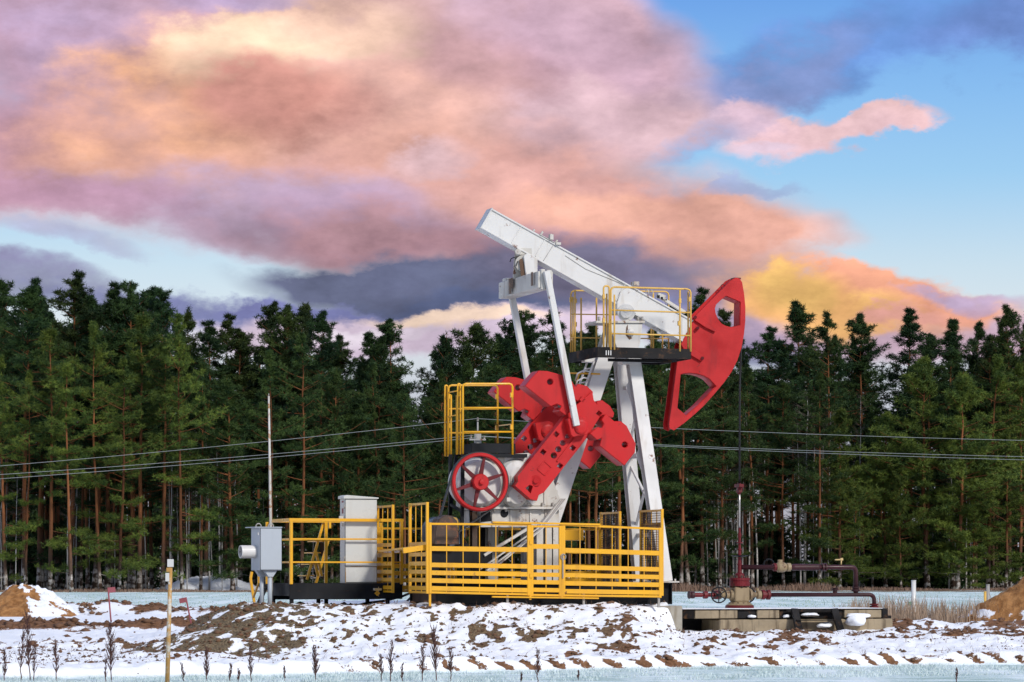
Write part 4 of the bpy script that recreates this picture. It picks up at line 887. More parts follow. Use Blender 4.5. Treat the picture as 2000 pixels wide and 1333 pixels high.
# tall end panels, near and far, and the fence behind the machine
def back_of(px, yp): return FB.P(px, 1160, yp).x
yE1, yE2, yE3 = 1.15, 2.35, 3.45
TALL = [(0.06, 0.075), (0.15, 0.075), (0.24, 0.075), (0.33, 0.075), (0.43, 0.075), (0.545, 0.07)]
zb0, zt0 = F(838, 1160).z, F(838, 981).z
xL, xR = F(838, 1100).x - 0.035, F(1293, 1100).x
panel((xL, yE1), (xL, 0.0), (zb0, zt0), (zb0, zt0), TALL, 2)
panel((xL, yE3), (xL, yE2), (zb0, zt0), (zb0, zt0), TALL, 2)
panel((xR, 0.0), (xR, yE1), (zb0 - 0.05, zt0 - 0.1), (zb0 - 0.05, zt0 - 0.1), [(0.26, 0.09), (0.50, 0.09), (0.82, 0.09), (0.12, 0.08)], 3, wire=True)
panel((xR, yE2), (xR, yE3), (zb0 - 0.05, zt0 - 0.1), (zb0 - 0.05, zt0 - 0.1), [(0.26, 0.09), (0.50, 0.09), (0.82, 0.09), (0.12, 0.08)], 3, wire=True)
for k in range(3):
    x0, x1 = xL + (xR - xL) * k / 3 + 0.04, xL + (xR - xL) * (k + 1) / 3 - 0.04
    panel((x0, yE3), (x1, yE3), (zb0, zt0 - 0.42), (zb0, zt0 - 0.42), SL, 4)
for k in range(4):
    x = xL + (xR - xL) * (0.012 + 0.325 * k)
    part('foot', YELLOW if k == 0 else STEEL, fence, lambda m: m.bar(Vector((x, 0.02, zb0)), Vector((x, 0.02, -0.22)), 0.04, 0.04))
part('link_rail', YELLOW, fence, lambda m: (m.bar(F(790, 1076) + Vector((0, 0.1, 0)), F(838, 1069) + Vector((0, 0.1, 0)), 0.05, 0.10), m.bar(FB.P(752, 1078, 3.3), F(838, 1069) + Vector((0, 0.4, 0)), 0.4, 0.04)), 0.004)
part('side_box', YELLOW, fence, lambda m: m.bb(FB.P(1100, 1056, 2.9), FB.P(1140, 1036, 2.9) + Vector((0, 0.3, 0))), 0.01)

# ------------------------------------------------------------------ control platform with cabinet, left of the machine
o = at(569, 1187, 59.4); C = Frame(o.x, o.y, o.z, YAW)
dk = C.root('service_platform', 'black steel platform with yellow tube railing carrying the pale grey cabinet', 'platform')
K = lambda x, y, yp=0.0: C.P(*zK(x, y), yp)
dx0, dx1 = K(365, 1100).x, K(1003, 1100).x; dz1, dz0 = K(600, 1100).z, K(600, 1190).z; DY = 1.62
deck = part('deck', BLACK, dk, lambda m: (m.bb((dx0, 0, dz0), (dx1, 0.03, dz1)), m.bb((dx0, DY - 0.03, dz0), (dx1, DY, dz1)), m.bb((dx0, 0.031, dz0 + 0.06), (dx0 + 0.03, DY - 0.031, dz1)), m.bb((dx1 - 0.03, 0.031, dz0), (dx1, DY - 0.031, dz1)), m.bb((dx0 + 0.031, 0.031, dz1 - 0.04), (dx1 - 0.031, DY - 0.031, dz1 - 0.01)), m.bb((dx0 + 0.1, DY + 0.01, dz0 - 0.02), (dx1, DY + 0.06, dz0 + 0.01))), 0.005)
part('fascia_seam', BLACK_RUST, deck, lambda m: m.bb((dx0 + 0.01, -0.004, (dz0 + dz1) / 2), (dx1 - 0.01, -0.001, (dz0 + dz1) / 2 + 0.01)))
for x, y in ((0.02, 0.04), (1.95, 0.04), (0.02, DY - 0.08), (1.1, DY - 0.08), (1.95, DY - 0.08), (0.75, 0.8)):
    part('leg', BLACK, dk, lambda m: m.bb((dx0 + x, y, -0.12), (dx0 + x + 0.07, y + 0.07, dz0 + 0.03)), 0.004)
rz = K(600, 742).z
for x, yp in ((372, 0.0), (997, 0.0), (570, DY), (237, DY), (880, DY)):
    q = K(x, 748, yp); q.z = rz - 0.02; q0 = q.copy(); q0.z = dz1 - 0.02
    part('post', YELLOW, dk, lambda m: m.bar(q0, q, 0.075 if yp == 0 else 0.06, 0.06), 0.006)
def tubeb(a, b, w=0.05, name='rail'): return part(name, YELLOW, dk, lambda m: m.bar(a, b, w, w), 0.004)
zz = lambda v, z: Vector((v[0], v[1], z))
pL, pR, pLb, pRb = K(360, 748), K(1008, 748), K(232, 748, DY), K(900, 748, DY)
tubeb(zz(pL, rz), zz(pR, rz), 0.06, 'top_rail'); tubeb(zz((pL.x + 0.03, 0.03), rz), zz((pL.x + 0.03, DY), rz), 0.06, 'top_rail'); tubeb(zz((pL.x, DY), rz), zz((pR.x - 0.8, DY), rz), 0.055, 'top_rail')
for y in (850, 981):
    z = K(600, y).z
    tubeb(zz(pL, z), zz((pR.x - 0.05, 0), z), 0.03); tubeb(zz((pL.x + 0.03, 0.03), z), zz((pL.x + 0.03, DY), z), 0.03); tubeb(zz((pL.x, DY), z), zz((pR.x - 0.8, DY), z), 0.03)
part('bracket', YELLOW, dk, lambda m: m.bb(K(587, 790, 0.3), K(600, 752, 0.3) + Vector((0, 0.05, 0))), 0.004)
# stair on the far side and the short ladder at the left end
stair = part('stair', YELLOW, dk, lambda m: m.bar(K(555, 760, DY + 0.05), K(462, 1080, DY + 0.05), 0.04, 0.05), 0.004)
part('stringer', YELLOW, stair, lambda m: m.bar(K(585, 850, DY + 0.75), K(505, 1130, DY + 0.75), 0.04, 0.05), 0.004)
part('stair_brace', YELLOW, stair, lambda m: (m.bar(K(512, 920, DY + 0.05), K(546, 1060, DY + 0.05), 0.05, 0.05), m.bar(K(503, 975, DY + 0.05), K(525, 1060, DY + 0.05), 0.05, 0.05)), 0.004)
for k in range(4):
    p = lerp(K(545, 830, DY + 0.07), K(470, 1090, DY + 0.07), (k + 0.5) / 4)
    part('tread', YELLOW, stair, lambda m: m.bar(p, p + Vector((0, 0.66, 0)), 0.18, 0.02))
lad = part('end_ladder', YELLOW, dk, lambda m: (m.bar(K(150, 1035, 1.0), K(143, 1075, 1.0), 0.05, 0.05), m.bar(K(143, 1075, 1.0), K(168, 1235, 1.0), 0.05, 0.05), m.bar(K(190, 1035, 0.4), K(190, 1100, 0.4), 0.05, 0.05), m.bar(K(190, 1095, 0.4), K(160, 1180, 0.9), 0.035, 0.035)), 0.004)
part('drain_tap', BRASS, dk, lambda m: (m.bar(K(845, 1136, -0.03), K(885, 1134, -0.03), 0.02, 0.045), m.cyl(K(868, 1120, -0.03), K(868, 1175, -0.03), 0.008, 6)))
part('tap_wheel', YELLOW, dk, lambda m: [m.box(K(860, 1157, -0.06), (0.10, 0.012, 0.03), Matrix.Rotation(R(g), 3, 'Y')) for g in (0, 90)] + [m.torus(K(860, 1157, -0.06), (0, 1, 0), 0.03, 0.01, 12, 6)])
part('tap_label', WHITE, dk, lambda m: m.box(K(855, 1134, -0.012), (0.12, 0.012, 0.04)))

o = C.W(K(760, 1100, 0.12)); CC = Frame(o.x, o.y, o.z, YAW)
cab = CC.root('control_cabinet', 'tall pale grey electrical cabinet standing on the black platform', 'cabinet')
Kc = lambda x, y, yp=0.0: CC.P(*zK(x, y), yp)
c0, c1, ct, cbm = Kc(676, 1098).x, Kc(859, 1098).x, Kc(760, 622).z, Kc(760, 1007).z
part('body', CABINET, cab, lambda m: m.bb((c0, 0, 0.0), (c1, 0.36, ct)), 0.008)
part('roof', CABINET, cab, lambda m: m.plate([Vector((c0 - 0.03, 0, ct)), Vector((c1 + 0.02, 0, ct)), Vector((c1 + 0.02, 0, ct + 0.025)), Vector((c0 + 0.03, 0, ct + 0.07)), Vector((c0 - 0.03, 0, ct + 0.05))], [], -0.05, 0.40), 0.005)
part('seam_shadow', RUBBER, cab, lambda m: m.bb((c0 + 0.004, -0.006, 0.012), (c1 - 0.002, -0.0005, ct - 0.004)))  # dark strip added to strengthen the shadow line round the door
door = part('door', CABINET, cab, lambda m: m.bb((c0 + 0.012, -0.018, cbm + 0.01), (c1 - 0.008, -0.001, ct - 0.012)), 0.004)
part('lower_panel', CABINET, cab, lambda m: m.bb((c0 + 0.02, -0.016, 0.02), (c1 - 0.012, -0.001, cbm - 0.008)), 0.004)
parts('hinge', STEEL, door, [lambda m, z=z: m.cyl((c0 - 0.008, -0.012, z), (c0 - 0.008, -0.012, z + 0.09), 0.012, 8) for z in (cbm + 0.12, ct - 0.2)])
part('handle', WHITE_OLD, cab, lambda m: (m.box((c0 - 0.05, 0.06, Kc(650, 728).z), (0.10, 0.04, 0.06)), m.box((c0 - 0.03, 0.04, Kc(650, 765).z), (0.035, 0.03, 0.08))), 0.006)
part('warning_plate', FLAG_RED, cab, lambda m: (m.box((c0 - 0.003, 0.15, Kc(655, 690).z), (0.004, 0.10, 0.10)), m.box((c0 - 0.003, 0.15, Kc(655, 638).z), (0.004, 0.13, 0.03))))
part('seal_strip', ORANGE_POST, cab, lambda m: (m.bb((c0 + 0.0, -0.012, cbm - 0.004), (c1, -0.002, cbm + 0.004)), m.bb((c0 + 0.012, -0.014, 0.0), (c0 + 0.02, -0.002, cbm - 0.006))))

# grey junction box on two posts
o = at(520, 1189, 58.6); D = Frame(o.x, o.y, o.z, 24)
jb = D.root('junction_box', 'grey metal box with white pipe stub standing on two grey posts', 'junction box')
D0 = lambda x, y, yp=0.0: D.P(*zK(x, y), yp)
j0, j1, jz0, jz1 = D0(195, 900).x, D0(321, 900).x, D0(250, 1028).z, D0(250, 786).z
part('body', GREY_BOX, jb, lambda m: m.bb((j0, 0, jz0), (j1, 0.50, jz1)), 0.008)
part('lid', GREY_BOX, jb, lambda m: m.plate([Vector((j0 - 0.10, 0, jz1)), Vector((j1 + 0.005, 0, jz1)), Vector((j1 + 0.005, 0, jz1 + 0.018)), Vector((j0 - 0.10, 0, jz1 + 0.018))], [], -0.01, 0.56), 0.003)
part('seam_shadow', RUBBER, jb, lambda m: m.bb((j0 + 0.007, -0.006, jz0 + 0.007), (j1 - 0.005, -0.0005, jz1 - 0.007)))  # door seam's shadow line, put in as a dark strip
part('door', GREY_BOX, jb, lambda m: m.bb((j0 + 0.015, -0.012, jz0 + 0.015), (j1 - 0.012, -0.001, jz1 - 0.015)), 0.004)
part('pipe_stub', WHITE, jb, lambda m: (m.lathe([(0.125, -0.30), (0.105, -0.30), (0.105, -0.02), (0.125, 0.0), (0.125, -0.30)], Vector((j0, 0.26, D0(100, 922, 0.2).z)), 'x', 26),))
for x in (188, 258):
    part('lifting_loop', STEEL, jb, lambda m: m.tube([D0(x - 14, 790, 0.12 if x > 200 else 0.4), D0(x - 14, 772, 0.12 if x > 200 else 0.4), D0(x - 6, 763, 0.12 if x > 200 else 0.4), D0(x + 6, 763, 0.12 if x > 200 else 0.4), D0(x + 14, 772, 0.12 if x > 200 else 0.4), D0(x + 14, 800, 0.12 if x > 200 else 0.4)], 0.012, 8))
for x, yp in ((252, 0.12), (207, 0.30)):
    q = D0(x, 1035, yp); q.z = jz0; q0 = q.copy(); q0.z = -0.1
    pst = part('post', GREY_BOX, jb, lambda m: m.cyl(q0, q, 0.043, 14))
    part('bracket', GREY_BOX, pst, lambda m: m.plate([q + Vector((-0.13, 0, -0.001)), q + Vector((0.13, 0, -0.001)), q + Vector((0.045, 0, -0.12)), q + Vector((-0.045, 0, -0.12))], [], q.y - 0.06, q.y + 0.06))
part('stay', BLACK, jb, lambda m: m.bar(D0(180, 1235, 0.7), D0(225, 1130, 0.7), 0.10, 0.06))
part('knob', WHITE, jb, lambda m: m.box((j0 - 0.01, 0.05, D0(190, 820).z), (0.02, 0.03, 0.05)))

# thin mast
q = at(531, 1186, 60.4); t = at(525, 774, 60.4)
ms = bpy.data.objects.new('lightning_mast', None); COL.objects.link(ms); ms.location = q; tag(ms, 'thin tall rusty white rod rising behind the grey box', 'mast')
part('rod', POLE_MAT, ms, lambda m: m.tube([(0, 0, -0.1), (t - q) * 0.6, (t - q)], [0.03, 0.026, 0.018], 10))
part('tip', STEEL, ms, lambda m: m.cyl(t - q, (t - q) * 1.012, 0.01, 6))

# hoses from platform to skid
hs = part('power_hose', RUBBER, None, lambda m: (m.tube([C.W(K(740, 1228, 0.5)), C.W(K(800, 1212, 0.5)), C.W(K(900, 1200, 0.6)), C.W(K(1000, 1175, 0.7)), C.W(K(1060, 1150, 0.8)), C.W(K(1120, 1140, 0.9))], 0.024, 8),))
tag(hs, 'upper black hose running from under the platform to the fence', 'hose')
hs = part('power_hose', RUBBER, None, lambda m: (m.tube([C.W(K(985, 1228, 0.45)), C.W(K(1020, 1210, 0.45)), C.W(K(1050, 1180, 0.55)), C.W(K(1062, 1155, 0.7)), C.W(K(1075, 1140, 0.9))], 0.022, 8),))
tag(hs, 'lower black hose looping down to the snow beside the fence corner', 'hose')

# ------------------------------------------------------------------ wellhead
o = A.W(A.P(1444.5, 1189, 0.0)); E = Frame(o.x, o.y, o.z, YAW)
wh = E.root('wellhead', 'dark red wellhead with tan valve body, handwheels and maroon flow pipes', 'wellhead')
h8 = lambda x, y, yp=0.0: E.P(*zH(x, y), yp)
l8 = lambda x, y, yp=0.0: E.P(*zL(x, y), yp)
zh = lambda y: h8(848, y).z
def ln(m, prof, n=26): m.lathe([(r, zh(y)) for r, y in prof], (0, 0, 0), 'z', n)
part('base_flange', RED_DARK, wh, lambda m: ln(m, [(0.28, 1105), (0.285, 1100), (0.285, 1062), (0.275, 1055)]), 0.003)
part('neck', TAN, wh, lambda m: ln(m, [(0.275, 1054), (0.24, 1040), (0.20, 1015), (0.17, 1000)]))
part('valve_body', TAN, wh, lambda m: (m.bb((-0.155, -0.155, zh(1005)), (0.155, 0.155, zh(790))),), 0.02)
parts('body_stud', BROWN, wh, [lambda m, g=g: m.cyl((0.2 * math.cos(g), 0.2 * math.sin(g), zh(1050)), (0.2 * math.cos(g), 0.2 * math.sin(g), zh(1015)), 0.022, 8) for g in [k * math.pi / 6 for k in range(12)]])
part('top_flange', RED_DARK, wh, lambda m: ln(m, [(0.2, 780), (0.205, 775), (0.205, 715), (0.195, 712), (0.195, 700), (0.205, 697), (0.205, 665), (0.2, 660)]))
parts('flange_bolt', BROWN, wh, [lambda m, g=g: m.cyl((0.165 * math.cos(g), 0.165 * math.sin(g), zh(800)), (0.165 * math.cos(g), 0.165 * math.sin(g), zh(625)), 0.022, 8) for g in [k * math.pi / 5 + 0.2 for k in range(10)]])
part('tubing_head', RED_DARK, wh, lambda m: ln(m, [(0.10, 662), (0.09, 600), (0.045, 585), (0.040, 560), (0.040, 480), (0.05, 470), (0.05, 455), (0.036, 450), (0.036, 350)]))
part('drip_pan', BLACK, wh, lambda m: (ln(m, [(0.05, 358), (0.12, 352), (0.17, 338), (0.17, 332), (0.05, 348)]), m.tube([h8(960, 350), h8(985, 345), h8(1005, 315), h8(1025, 285)], 0.010, 6)))
part('stuffing_box', RED_DARK, wh, lambda m: ln(m, [(0.034, 350), (0.034, 265), (0.045, 258), (0.045, 240), (0.027, 235), (0.027, 165), (0.065, 158), (0.065, 145), (0.027, 140), (0.027, 70), (0.035, 62), (0.035, 20), (0.022, 10), (0.024, -60)]))
part('polished_rod', ROD, wh, lambda m: m.cyl((0, 0, zh(-60)), (0, 0, E.P(1443.5, 945).z), 0.016, 10))
part('rod_clamp', RED_DARK, wh, lambda m: (m.box((0, 0, E.P(1443.5, 955).z), (0.09, 0.09, 0.12)), m.box((0.02, -0.03, E.P(1443.5, 950).z), (0.10, 0.05, 0.06))), 0.006)
xc = lambda x: h8(x, 900).x
zc = zh(905)
def axl(m, prof, n=20): m.lathe([(r, xc(x)) for r, x in prof], (0, 0, zc), 'x', n)
part('side_valve', TAN, wh, lambda m: (axl(m, [(0.09, 560), (0.06, 600), (0.05, 620), (0.075, 640), (0.075, 690), (0.05, 700), (0.10, 705), (0.12, 740), (0.12, 765)]), m.cyl((xc(630), 0, zc - 0.02), (xc(630), 0, zc + 0.13), 0.03, 10)))
part('side_valve', TAN, wh, lambda m: (axl(m, [(0.12, 930 + 50), (0.12, 1010), (0.06, 1040), (0.05, 1090), (0.085, 1100), (0.085, 1150), (0.05, 1160)]), m.cyl((xc(1105), 0, zc - 0.02), (xc(1105), 0, zc + 0.13), 0.03, 10)))
part('valve_cap', RED_DARK, wh, lambda m: axl(m, [(0.055, 466), (0.085, 475), (0.09, 535), (0.075, 545)]))
part('blind_pipe', RED_DARK, wh, lambda m: axl(m, [(0.045, 190), (0.045, 300), (0.03, 302), (0.03, 325), (0.075, 326), (0.075, 378), (0.04, 380), (0.04, 466)]))
part('blind_flange', MAROON, wh, lambda m: axl(m, [(0.075, 110), (0.078, 125), (0.055, 130), (0.07, 150), (0.07, 188), (0.05, 192)]))
part('flange', RED_DARK, wh, lambda m: axl(m, [(0.05, 1160), (0.095, 1165), (0.095, 1205), (0.07, 1210), (0.07, 1235), (0.098, 1240), (0.098, 1280), (0.045, 1288)]))
def handwheel(c, yo):
    w = part('handwheel', BLACK, wh, lambda m: m.torus(c, (0.15, 1, 0), 0.152, 0.014, 30, 8))
    part('spoke', BLACK, w, lambda m: [m.bar(c - Vector((math.cos(g), 0, math.sin(g))) * 0.15, c + Vector((math.cos(g), 0, math.sin(g))) * 0.15, 0.018, 0.014, up=(0, 1, 0)) for g in (0.5, 0.5 + math.pi / 3, 0.5 + 2 * math.pi / 3)])
    part('spindle', BLACK, w, lambda m: m.cyl(c - Vector((0, 0.02, 0)), Vector((c.x, 0, c.z)), 0.02, 8))
handwheel(Vector((xc(505), -0.16, zc)), 0); handwheel(Vector((xc(1030), 0.24, zc)), 0)
# flow line
zlow, zup = l8(1000, 970).z, l8(700, 771).z
xl = lambda x: l8(x, 970).x
def elbow(pts, rad, seg=6):
    out = [Vector(pts[0])]
    for i in range(1, len(pts) - 1):
        p, a, b = Vector(pts[i]), Vector(pts[i - 1]), Vector(pts[i + 1]); u = (a - p).normalized(); v = (b - p).normalized()
        for k in range(seg + 1):
            t = k / seg; out.append((1 - t) ** 2 * (p + u * rad) + 2 * t * (1 - t) * p + t * t * (p + v * rad))
    return out + [Vector(pts[-1])]
part('lower_pipe', MAROON, wh, lambda m: m.tube(elbow([(xl(752), 0, zlow), (xl(1508), 0, zlow), (xl(1508), 0, l8(1508, 1062).z)], 0.13), 0.043, 14))
part('pipe_flange', RED_DARK, wh, lambda m: (m.lathe([(0.09, 0.0), (0.09, 0.04), (0.06, 0.045), (0.06, 0.055), (0.09, 0.06), (0.09, 0.085)], (xl(1508), 0, 0.002), 'z', 20)))
part('upper_pipe', MAROON, wh, lambda m: m.tube(elbow([(0.03, 0, zup), (xl(1375), 0, zup), (xl(1375), 0, zlow + 0.03)], 0.11), 0.048, 14))
part('sleeve', MAROON, wh, lambda m: m.lathe([(0.048, xl(905)), (0.066, xl(925)), (0.066, xl(1100)), (0.05, xl(1122)), (0.05, xl(1125))], (0, 0, zup), 'x', 18))
part('coupling', MAROON, wh, lambda m: [m.lathe([(0.085, xl(x)), (0.085, xl(x + 10)), (0.06, xl(x + 12)), (0.06, xl(x + 22)), (0.085, xl(x + 24)), (0.085, xl(x + 34))], (0, 0, zup), 'x', 18) for x in (1126,)])
part('coupling', RED_DARK, wh, lambda m: m.lathe([(0.075, xl(778)), (0.08, xl(782)), (0.08, xl(797)), (0.06, xl(800))], (0, 0, zup), 'x', 18))
part('check_valve', TAN, wh, lambda m: (m.lathe([(0.07, xl(800)), (0.10, xl(812)), (0.105, xl(845)), (0.085, xl(865)), (0.06, xl(872)), (0.085, xl(878)), (0.085, xl(900)), (0.05, xl(905))], (0, 0, zup), 'x', 18), m.cyl((xl(828), 0, zup), (xl(828), 0, zup + 0.15), 0.05, 12)))
part('choke_wheel', BLACK, wh, lambda m: m.torus((xl(775), 0.2, zup + 0.06), (0.3, 1, 0), 0.10, 0.014, 22, 8))
part('pipe_flange', MAROON, wh, lambda m: (m.lathe([(0.06, -0.04), (0.085, -0.03), (0.085, 0.0), (0.06, 0.01), (0.06, 0.02), (0.075, 0.03), (0.075, 0.05), (0.05, 0.06)], (xl(1375), 0, zlow + 0.10), 'z', 18)))
part('stub_flange', MAROON, wh, lambda m: m.lathe([(0.045, 0.0), (0.045, 0.06), (0.075, 0.065), (0.075, 0.085), (0.05, 0.09), (0.05, 0.10), (0.07, 0.105), (0.07, 0.12)], (xl(1225), 0, zlow + 0.02), 'z', 16))
part('bleed_valve', BRASS, wh, lambda m: (m.cyl((xl(1270), 0, zup + 0.04), (xl(1270), 0, zup + 0.14), 0.014, 8), m.bar((xl(1225), 0, zup + 0.15), (xl(1282), 0, zup + 0.155), 0.03, 0.025), m.box((xl(1272), 0, zup + 0.16), (0.05, 0.04, 0.05))))
part('hanging_chain', BLACK, wh, lambda m: m.tube([(xl(1120), -0.06, zup - 0.03), (xl(1100), -0.06, zup - 0.18), (xl(1135), -0.06, zup - 0.30)], 0.006, 6))

# ------------------------------------------------------------------ concrete cellar and blocks
o = E.W(E.P(1540, 1190, -0.95)); S = Frame(o.x, o.y, 0.25, YAW)
s5 = lambda x, y, yp=0.0: S.P(*zL(x, y), yp)
cel = S.root('well_cellar', 'stained concrete well cellar slab under the wellhead', 'concrete slab')
zt, zm, zb = s5(900, 1075).z, s5(900, 1140).z, -0.25
X5 = lambda x: s5(x, 1100).x
part('lower_block', CONC, cel, lambda m: m.bb((X5(387), -0.05, zb), (X5(1636), 1.85, zm - 0.02)), 0.02)
part('deck_slab', CONC, cel, lambda m: m.bb((X5(130), 0.12, zm + 0.05), (X5(1600), 1.9, zt - 0.01)), 0.01)
for x0, x1 in ((212, 388), (392, 520), (662, 822), (1292, 1560)):
    part('concrete_piece', CONC, cel, lambda m: m.bb((X5(x0), -0.01, zm), (X5(x1), 0.118, zt - 0.012)), 0.012)
part('edge_angle', BLACK_RUST, cel, lambda m: (m.bb((X5(126), -0.02, zt - 0.009), (X5(1606), 0.11, zt + 0.008)),))
parts('edge_block', BLACK_RUST, cel, [lambda m, a=a, b=b, y=y: m.bb((X5(a), y, zm), (X5(b), 0.117, zt - 0.012)) for a, b, y in ((126, 206, 0.0), (526, 655, 0.03), (830, 1285, 0.03), (1565, 1606, -0.01))], 0.006)
part('void_shade', BLACK, cel, lambda m: m.bb((X5(128), 0.9, zb), (X5(384), 1.0, zm + 0.045)))  # black sheet standing in for the darkness of the open void
part('stub_beam', BLACK_RUST, cel, lambda m: m.bb((X5(1560), 0.3, zm - 0.018), (X5(1680), 0.4, zm + 0.04)), 0.004)
part('snow_cap', SNOW, cel, lambda m: m.bb((X5(140), 0.12, zt - 0.008), (X5(1590), 1.88, zt + 0.016)), 0.008)
def pillow(name, label, fr, c, rx, ry, rz_, seed, cat='snow lump', group=None):
    m = MB(); n, k = 20, 10; vs_ = []
    for j in range(k + 1):
        ph = -math.pi / 2 + math.pi * j / k
        for i in range(n):
            g = 2 * math.pi * i / n
            w = 1 + 0.55 * (float(vnoise(np.array([math.cos(g) * 1.5 + seed * 3.1]), np.array([math.sin(g) * 1.5 + ph]), seed)[0]) - 0.5)
            cc, ss = math.cos(ph), math.sin(ph)
            vs_.append(Vector((rx * w * math.copysign(abs(math.cos(g)) ** 0.8, math.cos(g)) * abs(cc) ** 0.7, ry * w * math.sin(g) * abs(cc) ** 0.7, rz_ * w * (ss if ss > 0 else ss * 0.6))))
    m.add(vs_, [(j * n + i, j * n + (i + 1) % n, (j + 1) * n + (i + 1) % n, (j + 1) * n + i) for j in range(k) for i in range(n)], True)
    o = m.build(name, SNOW, None, 0, fr.W(c)); o.rotation_euler = (0, 0, fr.th); return tag(o, label, cat, group)
pillow('snow_lump', 'big rounded lump of snow lying against the right of the concrete cellar', S, s5(1378, 1165, -0.16), 0.21, 0.17, 0.13, 3)
pillow('snow_lump', 'thin snow cap with a pointed right end above the rounded lump', S, s5(1388, 1126, -0.08), 0.27, 0.12, 0.05, 5)
pillow('snow_lump', 'snow wedge between the two black stair stringers', S, s5(1045, 1117, -0.06), 0.17, 0.1, 0.045, 6)
pillow('snow_lump', 'small snow patch left of the black stair on the cellar ledge', S, s5(872, 1128, -0.03), 0.07, 0.08, 0.035, 8)
pillow('snow_lump', 'small snow patch on the cellar ledge below the wellhead flange', S, s5(625, 1128, -0.03), 0.10, 0.08, 0.035, 9)
pillow('snow_lump', 'snow lump on the lower tread of the black stair', S, s5(1145, 1195, -0.16), 0.15, 0.09, 0.06, 10)
st = S.root('cellar_stair', 'black steel stair with two leaning stringers against the concrete cellar', 'stair')
part('stringer', BLACK_RUST, st, lambda m: m.bar(s5(932, 1072, -0.10), s5(972, 1258, -0.42), 0.15, 0.05, up=(0, 1, 0)), 0.006)
part('stringer', BLACK_RUST, st, lambda m: m.bar(s5(1218, 1072, -0.10), s5(1278, 1268, -0.42), 0.15, 0.05, up=(0, 1, 0)), 0.006)
part('tread', BLACK_RUST, st, lambda m: m.bb(s5(950, 1158, -0.32), s5(1235, 1150, -0.32) + Vector((0, 0.2, 0))), 0.004)
part('tread', BLACK_RUST, st, lambda m: m.bb(s5(965, 1236, -0.45), s5(1262, 1228, -0.45) + Vector((0, 0.2, 0))), 0.004)
part('tread', BLACK_RUST, st, lambda m: m.bb(s5(880, 1092, -0.12), s5(1250, 1080, -0.12) + Vector((0, 0.09, 0))), 0.004)
q0, q1 = A.P(1236, 1224, -1.3), A.P(1333, 1183.5, -1.3)
FBk = Frame(*A.W(A.P(1285, 1200, -1.3)), YAW); FBk.o.z = 0.3
def loc_(p): w = A.W(p); v = w - FBk.o; return Vector((v.x * FBk.c + v.y * FBk.s, -v.x * FBk.s + v.y * FBk.c, v.z))
p0, p1 = loc_(A.P(1225, 1240, -1.3)), loc_(A.P(1333, 1183.5, -1.3))
cbk = MB().bb((p0.x, 0, p0.z), (p1.x, 2.6, p1.z)).build('concrete_block', CONC_PALE, None, 0.015, FBk.o); cbk.rotation_euler = (0, 0, FBk.th)
tag(cbk, 'pale concrete block under the right end of the pumpjack skid', 'concrete block')

# ------------------------------------------------------------------ posts, flags, power line
b = at(326.5, 1345, 43.6); t = at(333.5, 1092, 43.6)
b.z = gz(b.x, b.y) - 0.05
mk = bpy.data.objects.new('marker_post', None); COL.objects.link(mk); mk.location = b; tag(mk, 'rusty ochre and white marker post with small white plates in the foreground', 'marker post')
part('pipe', ORANGE_POST, mk, lambda m: m.tube([(0, 0, 0), (t - b) * 0.5, (t - b) * 0.985], [0.034, 0.031, 0.028], 12))
part('plate', WHITE, mk, lambda m: m.box((t - b) + Vector((0, -0.035, -0.06)), (0.09, 0.008, 0.11)), 0.002)
part('plate', WHITE, mk, lambda m: m.box((t - b) + Vector((-0.045, -0.034, -0.26)), (0.055, 0.008, 0.12)), 0.002)
part('clamp', ORANGE_POST, mk, lambda m: m.box((t - b) + Vector((-0.03, -0.034, -0.155)), (0.055, 0.012, 0.06)), 0.002)
def flag(px0, py0, px1, py1, d, w, h, label, side):
    b = at(px0, py0, d); t = at(px1, py1, d); g = gz(b.x, b.y); b.z = min(b.z, g) - 0.1
    r = bpy.data.objects.new('survey_flag', None); COL.objects.link(r); r.location = b; tag(r, label, 'flag', 'survey flags')
    part('stake', FLAG_RED, r, lambda m: m.tube([(0, 0, 0), (t - b)], 0.00026 * d, 8))
    ax = (t - b).normalized(); sd = Vector((side * ax.z, 0, -side * ax.x))
    part('sheet', FLAG_RED, r, lambda m: m.plate([(t - b), (t - b) + sd * w, (t - b) + sd * w * 1.02 - ax * h, (t - b) - ax * h], [], -0.02, -0.012))
flag(219, 1232, 211, 1148, 86, 0.20, 0.15, 'dusty red flag on upright stake beside the left sand pile', 1)
flag(386, 1272, 363, 1167, 62, 0.14, 0.10, 'small dusty red flag on leaning stake at the foot of the mound', -1)
def post(px, py0, py1, d, r, mat, name, label, cat, extra=None):
    t = at(px, py0, d); b = at(px, py1, d); b.z = gz(b.x, b.y) - 0.1
    o = bpy.data.objects.new(name, None); COL.objects.link(o); o.location = b; tag(o, label, cat)
    part('shaft', mat, o, lambda m: m.tube([(0, 0, 0), (t - b)], r, 10)); part('cap', mat, o, lambda m: m.cyl((t - b), (t - b) + Vector((0, 0, 0.02)), r * 1.1, 10))
    if extra: extra(o, t - b)
post(1784.5, 1135, 1205, 84, 0.063, WHITE, 'pipeline_post', 'white round post with green plate beyond the dry grass', 'post', lambda o, h: part('plate', GREEN_TAG, o, lambda m: m.box((-0.11, -0.05, h.z - 0.62), (0.09, 0.02, 0.11))))
post(1929.5, 1143, 1212, 84, 0.05, STEEL, 'pipeline_post', 'grey round post standing near the right sand pile', 'post')
post(1924, 1157, 1212, 80, 0.035, YELLOW_PALE, 'yellow_stake', 'short yellow stake beside the grey post', 'stake')

